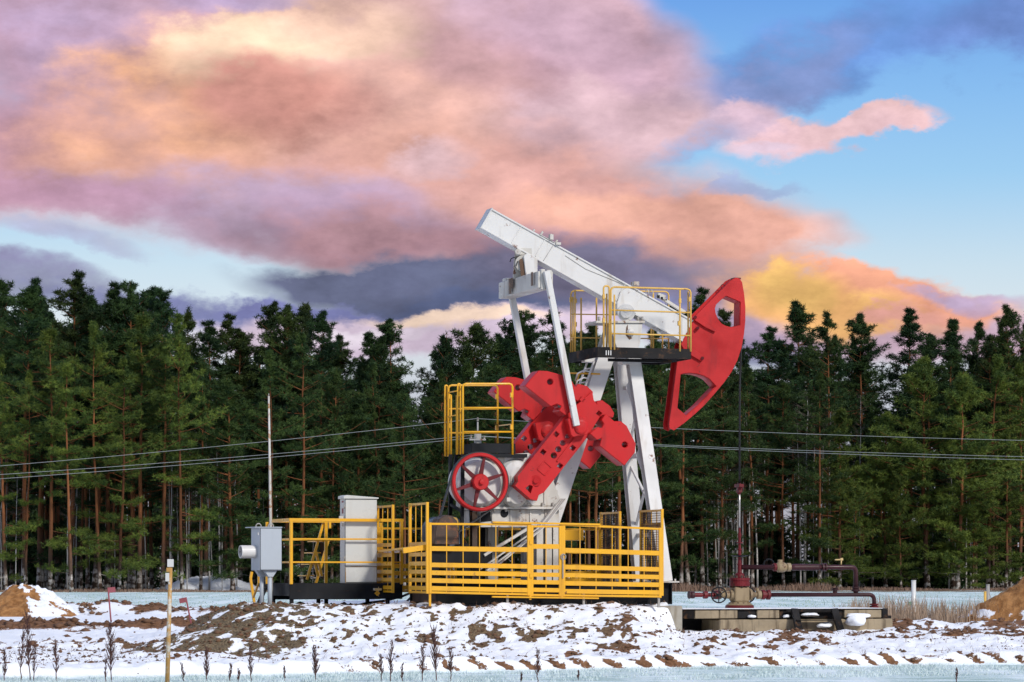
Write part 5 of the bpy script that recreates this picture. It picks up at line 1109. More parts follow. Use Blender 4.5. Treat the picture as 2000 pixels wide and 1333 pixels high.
up_d = 112.0
pt = at(933, 846, up_d); pb = Vector((pt.x, pt.y, gz(pt.x, pt.y)))
ut = bpy.data.objects.new('utility_pole', None); COL.objects.link(ut); ut.location = pb; tag(ut, 'concrete power line pole behind the gearbox railing', 'utility pole')
H_ = pt.z - pb.z
part('pole', POLE_CONC, ut, lambda m: m.tube([(0, 0, -0.3), (0, 0, H_)], [0.2, 0.13], 12))
part('crossarm', STEEL, ut, lambda m: (m.box((0, -0.2, H_ - 0.25), (0.6, 0.06, 0.06)), m.cyl((0, -0.1, H_ - 0.3), (0, 0, H_ + 0.4), 0.03, 8)), 0.004)
for x, z in ((0, H_ + 0.52), (-0.24, H_ - 0.12), (0.24, H_ - 0.16)):
    part('insulator', INSUL, ut, lambda m: m.lathe([(0.02, -0.10), (0.045, -0.07), (0.03, -0.03), (0.05, -0.01), (0.03, 0.03), (0.02, 0.05)], (x, -0.2 if x else 0, z), 'z', 12))
def cable(ps, label, r=0.0085):
    m = MB(); pts = []
    for i in range(len(ps) - 1):
        a, b = ps[i], ps[i + 1]
        for k in range(24):
            t = k / 24; p = a.lerp(b, t); p.z -= 4 * t * (1 - t) * (a - b).length * 0.006; pts.append(p)
    m.tube(pts + [ps[-1]], r, 6); tag(m.build('power_cable', LINE), label, 'cable', 'power line cables')
cable([at(-420, 942, 104), at(931, 818, up_d), at(2500, 868, 118)], 'highest power cable crossing in front of the forest')
cable([at(-420, 952, 103), at(920, 851, up_d), at(2500, 899, 117)], 'middle power cable, upper one of the close pair')
cable([at(-420, 962, 102), at(946, 853, up_d), at(2500, 908, 116)], 'lowest power cable, lower one of the close pair')

# ------------------------------------------------------------------ forest
def np_mesh(name, v, f, mat, smooth_=False):
    """v (n,3), f (m,3) triangles"""
    me = bpy.data.meshes.new(name); me.vertices.add(len(v)); me.vertices.foreach_set('co', np.ascontiguousarray(v, np.float32).ravel())
    me.loops.add(f.size); me.loops.foreach_set('vertex_index', np.ascontiguousarray(f, np.int32).ravel())
    k = f.shape[1]; me.polygons.add(len(f)); me.polygons.foreach_set('loop_start', np.arange(0, f.size, k, dtype=np.int32)); me.polygons.foreach_set('loop_total', np.full(len(f), k, np.int32))
    if smooth_: me.polygons.foreach_set('use_smooth', np.ones(len(f), bool))
    me.update(calc_edges=True); me.materials.append(mat); return me
def sprays(c, rng, k, ln, wd, up):
    """needle sprays: k slim triangles round every centre c, tips outward and a little up"""
    n = len(c); d = rng.normal(size=(n, k, 3)); d[..., 2] = d[..., 2] * 0.75 + up; d /= np.linalg.norm(d, axis=2, keepdims=True)
    s = np.cross(d, rng.normal(size=(n, k, 3))); s /= np.linalg.norm(s, axis=2, keepdims=True)
    L = ln * rng.uniform(0.6, 1.25, (n, k, 1)); W = wd * rng.uniform(0.7, 1.3, (n, k, 1))
    b = c[:, None, :] + d * 0.02
    v = np.stack([b - s * W, b + s * W, b + d * L + s * W * 0.25, b + d * L - s * W * 0.25], 2).reshape(-1, 3)
    return v, np.arange(len(v)).reshape(-1, 4)
def pine_variant(seed, H=26.0, cb=0.42, rad=2.9, whorl=0.62, per=5, top=0.6, gap=0.12, k=15, low=0, ln=0.34, wd=0.026, conic=False):
    rng = np.random.default_rng(seed)
    # trunk
    tm = MB(); pts = []; rs = []; bx = rng.normal(0, 0.25, 2); 
    for i in range(13):
        t = i / 12; pts.append(Vector((bx[0] * math.sin(t * 3.0) + 0.1 * rng.normal() * t, bx[1] * math.sin(t * 2.3) + 0.1 * rng.normal() * t, H * t - 0.2))); rs.append(0.19 * (1 - t) ** 0.8 + 0.012 + (0.06 if i == 0 else 0))
    tm.tube(pts, rs, 8)
    def axis_at(z):
        t = min(max(z / H, 0), 1) * 12; i = min(int(t), 11); return pts[i].lerp(pts[i + 1], t - i)
    lm = MB(); cen = []
    def branch(z, L, el, az, leafy=True, r=0.045):
        t_rel = (z - cb * H) / (H - cb * H)
        o = axis_at(z); h = Vector((math.cos(az), math.sin(az), 0)); p = [o.copy()]; cur = o.copy(); e = el; sag = rng.uniform(-0.02, 0.22)
        n = 5
        for j in range(n):
            e2 = e - sag * (1 - j / n) + 0.30 * (j / n) ** 2; a2 = az + rng.normal(0, 0.12)
            cur = cur + Vector((math.cos(a2) * math.cos(e2), math.sin(a2) * math.cos(e2), math.sin(e2))) * (L / n); p.append(cur.copy())
        lm.tube(p, [r * (1 - 0.75 * j / n) * (0.5 + L / 6) for j in range(n + 1)], 3, False)
        if not leafy: return
        side = Vector((-h.y, h.x, 0))
        for j in range(2, n + 1):      # flat pads of foliage on the outer half of the bough
            q = p[j]; s_ = j / n
            if j < n and rng.random() < 0.25: continue
            pr = (0.12 + 0.22 * L) * (1.15 - 0.35 * s_) * rng.uniform(0.7, 1.25)
            for _ in range(int((5 if t_rel < 0.6 else 3.2) + 9 * pr)):
                a3 = rng.uniform(0, 6.28); r3 = pr * math.sqrt(rng.random())
                cen.append(q + side * (r3 * math.cos(a3) * 1.15) + h * (r3 * math.sin(a3)) + Vector((0, 0, rng.normal(0.10, 0.10) * (0.6 + pr) + 0.22 * (pr - r3))))
    z = cb * H; phase = rng.uniform(0, 6.28)
    while z < H - 0.4:
        t = (z - cb * H) / (H - cb * H)
        prof = (1 - t) ** 1.05 * 1.10 + 0.04 if conic else min(1.0, (1 - t) ** 1.1 * 1.45 + 0.02) * min(1.0, 0.50 + t * 1.8)
        lump = 0.55 + 0.85 * float(vnoise(np.array([z * 0.40 + seed]), np.array([0.5]), seed)[0])
        for b in range(per):
            if rng.random() < gap + 0.25 * (1 - t) * (0 if conic else 1): continue
            if t > 0.62 and rng.random() < 0.12: continue
            az = phase + 2 * math.pi * b / per + rng.normal(0, 0.45)
            sect = 0.55 + 0.95 * float(vnoise(np.array([math.cos(az) * 1.3 + z * 0.22 + seed * 1.7]), np.array([math.sin(az) * 1.3]), seed + 9)[0])
            L = max(0.18, rad * prof * lump * sect * rng.uniform(0.45, 1.35) * (1.0 if t < 0.6 else 1.2)); el = R(rng.uniform(-4, 22) + 36 * t ** 1.5)
            branch(z + rng.normal(0, 0.22), L, el, az)
        phase += 1.1; z += whorl * (1.25 - 0.75 * t) * rng.uniform(0.75, 1.3)
    tp = axis_at(H)
    for _ in range(5): cen.append(tp + Vector((rng.normal(0, 0.07), rng.normal(0, 0.07), rng.uniform(-1.1, 0.12))))
    for _ in range(low):      # a few live boughs low on the stem
        branch(rng.uniform(0.07, max(cb, 0.16)) * H, rad * rng.uniform(0.7, 1.2), R(rng.uniform(-8, 14)), rng.uniform(0, 6.28))
    for _ in range(10):       # dead snags
        branch(rng.uniform(0.07, max(cb, 0.2)) * H, rng.uniform(0.5, 1.6), R(rng.uniform(-15, 20)), rng.uniform(0, 6.28), False, 0.03)
    c = np.array([tuple(v) for v in cen]); v, f = sprays(c, rng, k, ln, wd, 0.32)
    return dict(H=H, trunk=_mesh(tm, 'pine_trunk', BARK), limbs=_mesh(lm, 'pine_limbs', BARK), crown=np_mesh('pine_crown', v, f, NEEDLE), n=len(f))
def _mesh(mb, name, mat):
    me = bpy.data.meshes.new(name); me.from_pydata([tuple(p) for p in mb.v], [], mb.f); me.polygons.foreach_set('use_smooth', [True] * len(mb.f)); me.materials.append(mat); return me
PV = {
    'front': [pine_variant(1, 26, 0.36, 4.1, 1.15, 5, gap=0.18, low=7), pine_variant(2, 26, 0.46, 4.0, 1.05, 5, gap=0.15, low=6), pine_variant(3, 26, 0.30, 4.4, 1.30, 5, gap=0.20, low=9), pine_variant(4, 26, 0.40, 3.8, 1.2, 4, gap=0.12, low=6)],
    'sky': [pine_variant(11, 26, 0.50, 3.4, 1.0, 5, gap=0.10), pine_variant(12, 26, 0.55, 3.1, 1.0, 5, gap=0.12), pine_variant(13, 26, 0.46, 3.8, 0.95, 5, gap=0.10), pine_variant(14, 26, 0.52, 3.0, 1.0, 5, gap=0.15)],
    'cone': [pine_variant(21, 26, 0.36, 4.4, 0.90, 5, gap=0.12, conic=True), pine_variant(22, 26, 0.30, 4.1, 0.95, 5, gap=0.14, conic=True, low=4), pine_variant(23, 26, 0.42, 4.8, 0.95, 5, gap=0.18, conic=True)],
    'bushy': [pine_variant(31, 20, 0.10, 4.5, 0.95, 6, gap=0.12, low=4), pine_variant(32, 20, 0.14, 4.1, 1.0, 6, gap=0.14, low=3), pine_variant(33, 20, 0.08, 4.9, 1.1, 5, gap=0.16, low=4)],
}
TREES = 0
def place_pine(kind, px, top, d, label, group, tint, rng, name='pine_tree'):
    global TREES
    vset = PV[kind]; va = vset[int(rng.integers(len(vset)))]
    x, y = (px - CX) / FPX * d, d - DIST; z0 = gz(x, y) - 0.05
    h = EYE + (HY - top) / FPX * d - z0; s = h / va['H']
    r = bpy.data.objects.new(name, None); COL.objects.link(r); r.location = (x, y, z0); r.rotation_euler = (float(rng.normal(0, 0.018)), float(rng.normal(0, 0.018)), float(rng.uniform(0, 6.28)))
    sx = min(s * float(rng.uniform(0.80, 1.25)), 1.3); r.scale = (sx, sx, s); tag(r, label, 'tree', group)
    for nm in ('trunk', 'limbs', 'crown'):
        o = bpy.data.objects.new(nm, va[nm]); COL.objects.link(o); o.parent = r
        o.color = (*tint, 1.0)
        if nm == 'limbs': o['kind'] = 'stuff'
    TREES += 1
SKYX = [-60, 0, 50, 75, 135, 210, 270, 325, 370, 405, 440, 465, 520, 590, 640, 690, 710, 740, 775, 800, 822, 845, 870, 925, 960, 1000, 1030, 1090, 1150, 1200, 1280, 1370, 1415, 1450, 1490, 1555, 1610, 1680, 1712, 1735, 1780, 1810, 1860, 1905, 1970, 2060]
SKYY = [540, 535, 565, 545, 530, 552, 545, 560, 598, 620, 618, 632, 585, 585, 625, 665, 655, 648, 620, 680, 705, 672, 640, 625, 655, 628, 602, 602, 625, 640, 640, 562, 600, 655, 640, 592, 610, 615, 670, 725, 605, 655, 622, 625, 600, 590]
ORD = ['first', 'second', 'third', 'fourth', 'fifth', 'sixth', 'seventh', 'eighth', 'ninth', 'tenth', 'eleventh', 'twelfth', 'thirteenth', 'fourteenth', 'fifteenth', 'sixteenth', 'seventeenth', 'eighteenth', 'nineteenth', 'twentieth']
def ordinal(i):
    if i < 20: return ORD[i]
    t = ['', '', 'twenty', 'thirty', 'forty', 'fifty'][(i + 1) // 10]
    return (t[:-1] + 'ieth') if (i + 1) % 10 == 0 else t + '-' + ORD[(i + 1) % 10 - 1]
def zone(px):
    for x, t in ((110, 'above the left sand pile'), (300, 'left of the marker post'), (480, 'between marker post and grey box'), (640, 'behind the thin white mast'), (860, 'behind the pale grey cabinet'), (1080, 'behind the gearbox and crank'), (1320, 'behind the white pumpjack legs'), (1460, 'behind the red horse head'), (1700, 'right of the wellhead'), (1850, 'behind the white post')):
        if px < x: return t
    return 'above the right sand pile'
def forest():
    rng = np.random.default_rng(5)
    depth = lambda px: float(np.interp(px, [0, 1200, 1500, 2000], [258, 268, 290, 296]))
    # trees whose tops make the skyline
    sky = [(0, 535, 'cone'), (48, 562, 'sky'), (76, 545, 'sky'), (133, 530, 'sky'), (172, 570, 'cone'), (210, 552, 'sky'), (262, 545, 'cone'), (283, 565, 'sky'), (325, 560, 'cone'), (368, 598, 'front'), (400, 628, 'sky'), (440, 615, 'sky'), (470, 640, 'cone'), (518, 585, 'cone'), (560, 600, 'sky'), (595, 585, 'bushy'), (630, 612, 'sky'), (668, 655, 'sky'), (710, 645, 'sky'), (742, 660, 'sky'), (774, 620, 'cone'), (845, 678, 'sky'), (873, 645, 'bushy'), (925, 625, 'bushy'), (968, 655, 'sky'), (1002, 628, 'cone'), (1030, 602, 'cone'), (1090, 602, 'sky'), (1150, 628, 'cone'), (1205, 640, 'sky'), (1280, 640, 'cone'), (1345, 590, 'sky'), (1372, 562, 'sky'), (1412, 602, 'cone'), (1458, 650, 'sky'), (1494, 640, 'sky'), (1556, 592, 'sky'), (1612, 610, 'sky'), (1682, 615, 'sky'), (1780, 603, 'sky'), (1808, 650, 'cone'), (1862, 622, 'cone'), (1905, 625, 'sky'), (1940, 650, 'cone'), (1972, 600, 'sky'), (2004, 598, 'cone')]
    for i, (px, top, k) in enumerate(sky):
        lab = ordinal(i) + ' pine from the left whose top stands along the forest skyline'
        if px == 133: lab = 'pine with the highest pointed top on the left of the forest skyline'
        if px == 774: lab = 'pine with a thin tapering top beside the sky gap left of the gearbox railing'
        if px == 1780: lab = 'open crowned pine standing alone right of the deep sky gap'
        if px == 1556: lab = 'spindly topped pine rising under the glowing yellow cloud'
        if px == 1372: lab = 'pine seen behind the upper opening of the red horse head'
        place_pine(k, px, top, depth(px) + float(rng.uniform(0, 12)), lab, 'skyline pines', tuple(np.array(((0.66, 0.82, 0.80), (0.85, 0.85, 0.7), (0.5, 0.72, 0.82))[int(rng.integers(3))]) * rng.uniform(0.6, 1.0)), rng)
    # edge trees in front
    edge = [(12, 690, 'front'), (48, 720, 'front'), (98, 632, 'front'), (140, 700, 'front'), (196, 625, 'front'), (232, 690, 'front'), (272, 605, 'front'), (318, 660, 'front'), (356, 610, 'front'), (392, 700, 'front'), (455, 735, 'bushy'), (530, 680, 'front'), (588, 640, 'front'), (648, 715, 'cone'), (700, 760, 'bushy'), (738, 705, 'front'), (790, 760, 'cone'), (850, 720, 'cone'), (905, 700, 'front'), (962, 705, 'cone'), (1040, 690, 'front'), (1110, 700, 'front'), (1165, 690, 'cone'), (1290, 680, 'front'), (1330, 660, 'front'), (1405, 690, 'cone'), (1470, 715, 'front'), (1530, 740, 'cone'), (1600, 720, 'front'), (1640, 790, 'bushy'), (1668, 900, 'bushy'), (1730, 800, 'bushy'), (1760, 900, 'bushy'), (1812, 690, 'bushy'), (1870, 720, 'bushy'), (1900, 930, 'bushy'), (1930, 690, 'front'), (1965, 840, 'bushy'), (1992, 700, 'front')]
    for i, (px, top, k) in enumerate(edge):
        d = depth(px) - float(rng.uniform(5, 12))
        b = (1.75, 1.55, 0.95) if px < 380 or px > 1620 else (0.85, 0.92, 0.8)
        lab = ordinal(i) + ' pine from the left in the front row of the forest edge'
        if px == 98: lab = 'bright yellow green pine in front of the darker pines at the left'
        if px == 588: lab = 'pine with a tall bare orange trunk right of the thin white mast'
        if px == 1812: lab = 'broad bushy pine with low boughs behind the white post at right'
        place_pine(k, px, top, d, lab, 'front row pines', tuple(np.array(b) * rng.uniform(0.7, 1.15)), rng)
    # the stand behind
    n = 0
    while n < 120:
        px = float(rng.uniform(-90, 2090)); d = depth(px) + float(rng.uniform(2, 42))
        top = float(np.interp(px, SKYX, SKYY)) + float(rng.uniform(28, 150))
        if 795 < px < 835 or 1700 < px < 1752 or 682 < px < 700: top += 55
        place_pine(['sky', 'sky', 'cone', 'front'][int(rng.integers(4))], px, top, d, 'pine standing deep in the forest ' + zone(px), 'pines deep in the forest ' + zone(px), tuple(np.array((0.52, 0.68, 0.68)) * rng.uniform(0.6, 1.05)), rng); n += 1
forest()
def birch_variant(seed, H=17.0):
    rng = np.random.default_rng(seed); tm = MB(); lm = MB(); pts = []
    bx = rng.normal(0, 0.5, 2)
    for i in range(11):
        t = i / 10; pts.append(Vector((bx[0] * t * t + 0.12 * rng.normal() * t, bx[1] * t * t, H * t - 0.1)))
    tm.tube(pts, [0.10 * (1 - i / 10) + 0.012 for i in range(11)], 7)
    for _ in range(46):
        t = rng.uniform(0.35, 0.99); i = min(int(t * 10), 9); o = pts[i].lerp(pts[i + 1], t * 10 - i); az = rng.uniform(0, 6.28); L = rng.uniform(0.8, 2.4) * (1.2 - 0.7 * t)
        e = R(rng.uniform(30, 62)); p = [o]; 
        for j in range(4): e -= 0.14; p.append(p[-1] + Vector((math.cos(az) * math.cos(e), math.sin(az) * math.cos(e), math.sin(e))) * L / 4)
        lm.tube(p, [0.022, 0.017, 0.012, 0.008, 0.005], 3, False)
        for q in p[2:]:
            for _k in range(2):
                a2 = az + rng.normal(0, 0.8); lm.tube([q, q + Vector((math.cos(a2), math.sin(a2), rng.uniform(-0.2, 0.9))) * rng.uniform(0.3, 0.7)], [0.009, 0.004], 3, False)
    return dict(H=H, trunk=_mesh(tm, 'birch_trunk', BIRCH), limbs=_mesh(lm, 'birch_twigs', TWIG))
BV = [birch_variant(1), birch_variant(2), birch_variant(3)]
def birches():
    rng = np.random.default_rng(9); n = 0
    spots = [float(v) for v in rng.uniform(0, 470, 34)] + [float(v) for v in rng.uniform(1380, 1690, 30)] + [float(v) for v in rng.uniform(500, 1380, 12)] + [float(v) for v in rng.uniform(1700, 2000, 12)]
    for px in spots:
        d = float(np.interp(px, [0, 1200, 1500, 2000], [254, 262, 284, 290])) + float(rng.uniform(-2, 26)); va = BV[int(rng.integers(3))]
        x, y = (px - CX) / FPX * d, d - DIST; h = float(rng.uniform(11, 19)) if px > 1300 else float(rng.uniform(8, 15))
        r = bpy.data.objects.new('birch_tree', None); COL.objects.link(r); r.location = (x, y, gz(x, y) - 0.05); r.rotation_euler = (0, 0, float(rng.uniform(0, 6.28))); s = h / va['H']; w = s * float(rng.uniform(0.5, 1.1)); r.scale = (w, w, s)
        tag(r, 'slender bare birch with pale trunk ' + zone(px), 'tree', 'bare birches ' + zone(px))
        for nm in ('trunk', 'limbs'):
            o = bpy.data.objects.new(nm if nm == 'trunk' else 'twigs', va[nm]); COL.objects.link(o); o.parent = r
            if nm == 'limbs': o['kind'] = 'stuff'
birches()
def far_wood():
    """the rest of the wood behind, which reads as one mass"""
    rng = np.random.default_rng(15); V_ = []; F_ = []; TV = []; TF = []; base = 0; tb = 0
    for i in range(330):
        px = float(rng.uniform(-150, 2150)); d = float(rng.uniform(312, 380)) if i < 230 else float(rng.uniform(296, 312))
        if 1450 < px < 1660 and rng.random() < 0.35: continue
        x, y = (px - CX) / FPX * d, d - DIST
        top = float(np.interp(px, SKYX, SKYY)) + float(rng.uniform(60, 170)) + (40 if 795 < px < 835 or 1700 < px < 1752 else 0) + (float(rng.uniform(250, 380)) if i >= 230 else 0)
        H = EYE + (HY - top) / FPX * d; cb = float(rng.uniform(0.0, 0.12)) * H
        n = 190; t = rng.uniform(0, 1, n) ** 0.9; z = cb + (H - cb) * t; rr = 3.0 * np.minimum(1, (1 - t) ** 0.7 * 1.1 + 0.06) * np.sqrt(rng.uniform(0.05, 1, n)) * (1.0 if i < 230 else 0.8); a = rng.uniform(0, 6.28, n)
        c = np.stack([x + rr * np.cos(a), y + rr * np.sin(a), z], 1); v, f = sprays(c, rng, 4, 0.8, 0.13, 0.25)
        V_.append(v); F_.append(f + base); base += len(v)
        r = 0.18; g = np.array([0, 2.09, 4.19]); ring = np.stack([x + r * np.cos(g), y + r * np.sin(g)], 1)
        v = np.concatenate([np.c_[ring, np.zeros(3)], np.c_[ring, np.full(3, H * 0.95)]]); TV.append(v); TF.append(np.array([[0, 1, 4, 3], [1, 2, 5, 4], [2, 0, 3, 5]]) + tb); tb += 6
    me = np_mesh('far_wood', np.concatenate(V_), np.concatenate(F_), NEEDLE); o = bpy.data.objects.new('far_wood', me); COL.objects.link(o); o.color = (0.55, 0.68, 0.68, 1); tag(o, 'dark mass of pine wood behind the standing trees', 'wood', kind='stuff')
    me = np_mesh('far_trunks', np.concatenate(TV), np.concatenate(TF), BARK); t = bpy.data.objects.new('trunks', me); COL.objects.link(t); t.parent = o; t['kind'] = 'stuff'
far_wood()

# ------------------------------------------------------------------ grass, weeds, crumbs of soil
def blades(name, label, cat, xs, ys, hs, wd, lean, mat, seed):
    rng = np.random.default_rng(seed); n = len(xs); z = terrain(xs, ys) - 0.02
    a = rng.uniform(0, 6.28, n); s = np.stack([np.cos(a), np.sin(a), 0 * a], 1) * wd * rng.uniform(0.6, 1.4, (n, 1))
    b = np.stack([xs, ys, z], 1); l = rng.normal(0, lean, (n, 2)) * hs[:, None]
    m_ = b + np.c_[l * 0.35, hs * 0.6]; t = b + np.c_[l, hs]
    v = np.stack([b - s, b + s, m_ + s * 0.8, m_ - s * 0.8, t], 1).reshape(-1, 3); i = np.arange(n)[:, None] * 5
    f = np.concatenate([i + np.array([[0, 1, 2]]), i + np.array([[0, 2, 3]]), i + np.array([[3, 2, 4]])])
    o = bpy.data.objects.new(name, np_mesh(name, v, f, mat)); COL.objects.link(o); return tag(o, label, cat, kind='stuff')
rg = np.random.default_rng(21)
n = 36000; x = rg.uniform(-9.5, 9.5, n); y = foot_line(x) - rg.uniform(0, 1, n) ** 1.3 * 5.0
keep = fbm(x * 1.2, y * 1.2, 44, 3) > 0.46
blades('frosted_grass', 'short frosted green grass along the bottom edge of the photo', 'grass', x[keep], y[keep], rg.uniform(0.02, 0.09, keep.sum()), 0.006, 0.5, FROSTBLADE, 1)
n = 12000; x = rg.uniform(7.3, 12.4, n); y = rg.uniform(5.5, 17.5, n)
keep = (fbm(x * 1.1, y * 0.9, 45, 3) > 0.36)
blades('dry_grass', 'patch of tall dry straw coloured grass right of the concrete cellar', 'grass', x[keep], y[keep], rg.uniform(0.18, 0.66, keep.sum()) * (0.5 + fbm(x[keep] * 1.5, y[keep], 46, 2)), 0.008, 0.16, REED, 2)
n = 16000; x = rg.uniform(-48, 52, n); y = np.interp(x, [-45, 8, 20, 50], [188, 192, 208, 216]) + rg.normal(0, 2.4, n)
hh = rg.uniform(0.2, 0.9, n) * (0.15 + 1.0 * fbm(x * 0.15, y * 0, 47, 2)) * np.where((x > 12) & (x < 28), 1.0, 0.5)
blades('edge_grass', 'band of brown dry grass along the foot of the forest', 'grass', x, y, hh, 0.035, 0.25, EDGE_REED, 3)
n = 14000; y = 55 + 135 * rg.uniform(0, 1, n) ** 1.2; x = rg.uniform(-1, 1, n) * (y + 62) * 0.172
keep = fbm(x * 0.35, y * 0.08, 50, 3) > 0.47
blades('field_stubble', 'frosted stubble showing through the rime of the far field', 'stubble', x[keep], y[keep], rg.uniform(0.03, 0.14, keep.sum()), 0.02, 0.5, FIELDBLADE, 5)
def weed(px, top, d, lean, bushy, label, seed):
    rng = random.Random(seed); x, y = (px - CX) / FPX * d, d - DIST; z0 = gz(x, y) - 0.03
    H = EYE + (HY - top) / FPX * d - z0
    r = bpy.data.objects.new('dried_weed', None); COL.objects.link(r); r.location = (x, y, z0); tag(r, label, 'weed', 'dried weeds in the foreground')
    pts = [Vector((lean * (i / 8) ** 1.6 * H + rng.gauss(0, 0.006), rng.gauss(0, 0.006), H * i / 8)) for i in range(9)]
    part('stem', WEED, r, lambda m: m.tube(pts, [0.009 * (1 - 0.75 * i / 8) for i in range(9)], 5))
    m = MB()
    for k in range(int(64 * bushy)):
        t = rng.uniform(0.22, 1.0); i = min(int(t * 8), 7); o = pts[i].lerp(pts[i + 1], t * 8 - i); a = rng.uniform(0, 6.28)
        L = H * rng.uniform(0.08, 0.26) * (1.15 - 0.75 * t) * (0.7 + 0.3 * bushy) + 0.02
        q = o + Vector((math.cos(a) * L * 0.42, math.sin(a) * L * 0.42, L * rng.uniform(0.75, 1.1)))
        m.tube([o, o.lerp(q, 0.6) + Vector((0, 0, -0.01)), q], [0.0045, 0.0035, 0.002], 3, False)
        for _ in range(rng.randint(3, 6)):
            c = o.lerp(q, rng.uniform(0.3, 1.05)); s = rng.uniform(0.003, 0.008)
            d1 = Vector((rng.gauss(0, 1), rng.gauss(0, 1), rng.gauss(0.6, 1))).normalized() * s * 1.6; d2 = Vector((rng.gauss(0, 1), rng.gauss(0, 1), rng.gauss(0, 1))).normalized() * s
            m.add([c - d1, c + d2, c + d1, c - d2], [(0, 1, 2, 3)])
    o_ = m.build('seed_head', WEED, r); o_['kind'] = 'stuff'
WEEDS = [(8, 1272, 0.02, .8), (40, 1228, 0.05, .8), (58, 1200, -0.05, 1.5), (66, 1262, .04, .7), (110, 1258, -.02, 1.0), (217, 1222, -.02, 1.7), (205, 1290, .05, .6), (358, 1296, -.1, .6), (403, 1272, .0, 1.3), (450, 1300, .02, .7), (466, 1308, .0, .6), (490, 1262, -.02, .9), (555, 1303, .03, .5), (617, 1268, -.03, 1.5), (745, 1282, -.06, 1.0), (762, 1256, .05, 1.0), (786, 1296, .03, .5), (825, 1262, .01, 1.0), (852, 1232, -.06, 1.6), (880, 1268, .02, 1.0), (1050, 1272, .01, .9), (1018, 1316, .05, .5), (1130, 1312, .03, .5), (1868, 1306, .06, .4)]
WL = {58: 'tallest dried brown weed near the left edge', 40: 'thin dried weed just left of the tallest weed at the left', 8: 'dried weed cut close to the left edge', 66: 'short thin weed just right of the tallest weed at the left', 110: 'bushy small weed between the tall left weed and the tall one under the flag', 217: 'thick plumed dried weed below the upright red flag', 205: 'short twig weed at the foot of the thick plumed weed', 358: 'small leaning twig weed right of the marker post', 403: 'dark plumed weed at the foot of the leaning flag', 450: 'short weed left of a shorter twin below the grey box', 466: 'very short weed right of its slightly taller twin below the grey box', 490: 'tall thin weed below the grey box', 555: 'tiny weed between the grey box and the fan shaped weed', 617: 'fan shaped bushy weed below the stair railing', 745: 'spreading weed just left of its taller neighbour below the hose', 762: 'taller weed below the black hose loop', 786: 'tiny twig weed right of the pair below the hose', 825: 'straight thin weed left of the tallest central weed', 852: 'tallest dried weed below the left part of the yellow fence', 880: 'feathery weed right of the tallest central weed', 1050: 'lone thin weed below the fence gate', 1018: 'tiny twig left of the lone weed below the gate', 1130: 'tiny twig right of the lone weed below the gate', 1868: 'tiny reddish twig near the bottom right corner'}
for i, (px, top, ln_, bs) in enumerate(WEEDS): weed(px, top, 44.6 + 0.9 * ((i * 7) % 5) / 5, ln_, bs, WL[px], 100 + i)
def crumbs():
    rng = np.random.default_rng(33); n = 6800
    x = rng.uniform(-9.3, 9.6, n); y = foot_line(x) + rng.uniform(0.1, 1, n) ** 0.8 * 14
    k = (fbm(x * 0.9, y * 0.7, 48, 3) > 0.41) & (y < 1.5) & ~((x > 2.6) & (y > -0.6)); x, y = x[k], y[k]; n = len(x)
    s = 0.010 + 0.035 * rng.uniform(0, 1, n) ** 3.0; z = terrain(x, y) + s * 0.2
    oct_ = np.array([[1, 0, 0], [-1, 0, 0], [0, 1, 0], [0, -1, 0], [0, 0, .7], [0, 0, -.7]], float); fo = np.array([[0, 2, 4], [2, 1, 4], [1, 3, 4], [3, 0, 4], [2, 0, 5], [1, 2, 5], [3, 1, 5], [0, 3, 5]])
    v = oct_[None] * (s[:, None, None] * rng.uniform(0.5, 1.6, (n, 6, 1))); a = rng.uniform(0, 6.28, n); ca, sa = np.cos(a)[:, None], np.sin(a)[:, None]
    v = np.stack([v[..., 0] * ca - v[..., 1] * sa, v[..., 0] * sa + v[..., 1] * ca, v[..., 2]], -1) + np.stack([x, y, z], 1)[:, None, :]
    f = (np.arange(n)[:, None, None] * 6 + fo[None]).reshape(-1, 3)
    o = bpy.data.objects.new('soil_crumbs', np_mesh('soil_crumbs', v.reshape(-1, 3), f, CRUMB)); COL.objects.link(o); tag(o, 'scattered dark crumbs of soil lying on the snow', 'soil', kind='stuff')
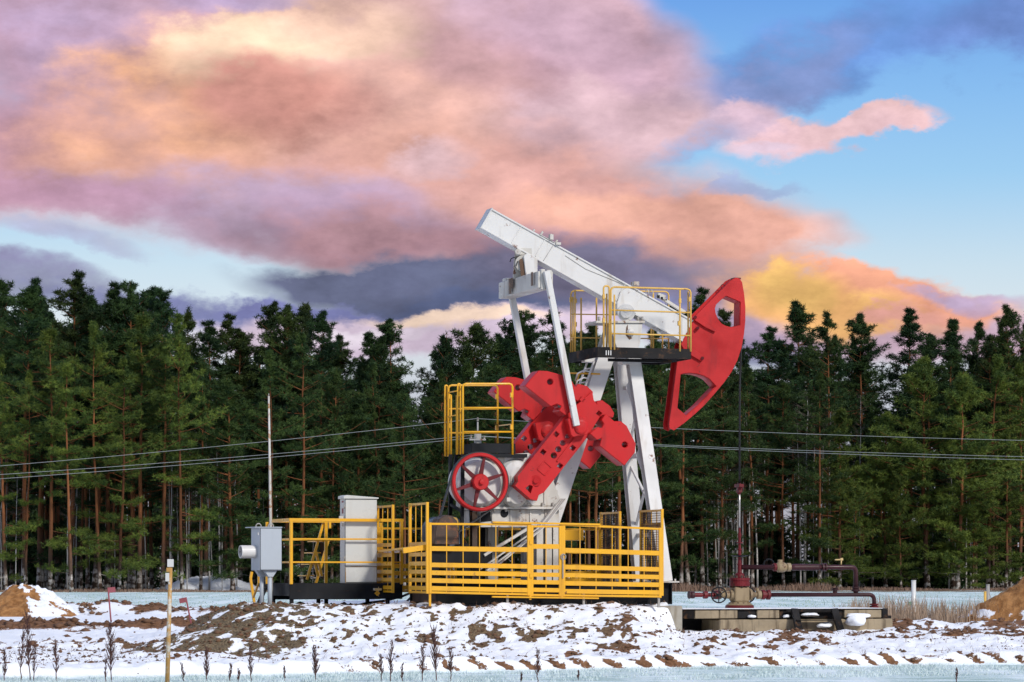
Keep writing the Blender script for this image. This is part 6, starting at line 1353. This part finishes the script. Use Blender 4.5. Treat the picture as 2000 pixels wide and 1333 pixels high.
def clods(X0, X1, Y0, Y1, top, s0, s1, thr, label):
    rng = np.random.default_rng(35); n = 60000
    x = rng.uniform(X0, X1, n); y = rng.uniform(Y0, Y1, n)
    so, fr, gr = soil_mask(x, y); k = (so > thr) & (y > foot_line(x) + 0.05); x, y, gr = x[k][:top], y[k][:top], gr[k][:top]; n = len(x)
    s = s0 + s1 * rng.uniform(0, 1, n) ** 3.0; z = terrain(x, y) + s * 0.15
    oct_ = np.array([[1, 0, 0], [-1, 0, 0], [0, 1, 0], [0, -1, 0], [0, 0, .8], [0, 0, -.7], [.62, .62, .3], [-.62, .62, .3], [-.62, -.62, .3], [.62, -.62, .3]], float)
    fo = np.array([[0, 6, 4], [6, 2, 4], [2, 7, 4], [7, 1, 4], [1, 8, 4], [8, 3, 4], [3, 9, 4], [9, 0, 4], [6, 0, 5], [2, 6, 5], [7, 2, 5], [1, 7, 5], [8, 1, 5], [3, 8, 5], [9, 3, 5], [0, 9, 5]])
    v = oct_[None] * (s[:, None, None] * rng.uniform(0.6, 1.35, (n, 10, 1))); a = rng.uniform(0, 6.28, n); ca, sa = np.cos(a)[:, None], np.sin(a)[:, None]
    v = np.stack([(v[..., 0] * ca - v[..., 1] * sa) * 1.2, v[..., 0] * sa + v[..., 1] * ca, v[..., 2]], -1) + np.stack([x, y, z], 1)[:, None, :]
    f = (np.arange(n)[:, None, None] * 10 + fo[None]).reshape(-1, 3)
    o = bpy.data.objects.new('soil_clods', np_mesh('soil_clods', v.reshape(-1, 3), f, CLOD)); COL.objects.link(o); tag(o, label, 'soil', kind='stuff')
CLOD = simple('soil_clod', (0.15, 0.078, 0.042), 0.95, 0, 0.45, 2)
clods(-9.3, 10.0, -14.5, 3.0, 2600, 0.014, 0.05, 0.5, 'brown clods of earth lying on the bare soil of the mound')
clods(-19, -3.5, 3.0, 50, 900, 0.03, 0.10, 0.62, 'brown clods along the thrown up ridges behind the flags')
n = 2600; x = rg.uniform(-9.3, 9.8, n); y = foot_line(x) + rg.uniform(0, 1, n) ** 0.7 * 11
keep = (fbm(x * 0.8, y * 0.8, 49, 3) > 0.50) & (y < -0.5)
blades('straw_stubble', 'short dry straws poking through the snow of the bank', 'straw', x[keep], y[keep], rg.uniform(0.03, 0.16, keep.sum()), 0.004, 0.6, EDGE_REED, 4)
CRUMB = simple('soil_crumb', (0.11, 0.062, 0.036), 0.95, 0, 0.4, 3)
crumbs()
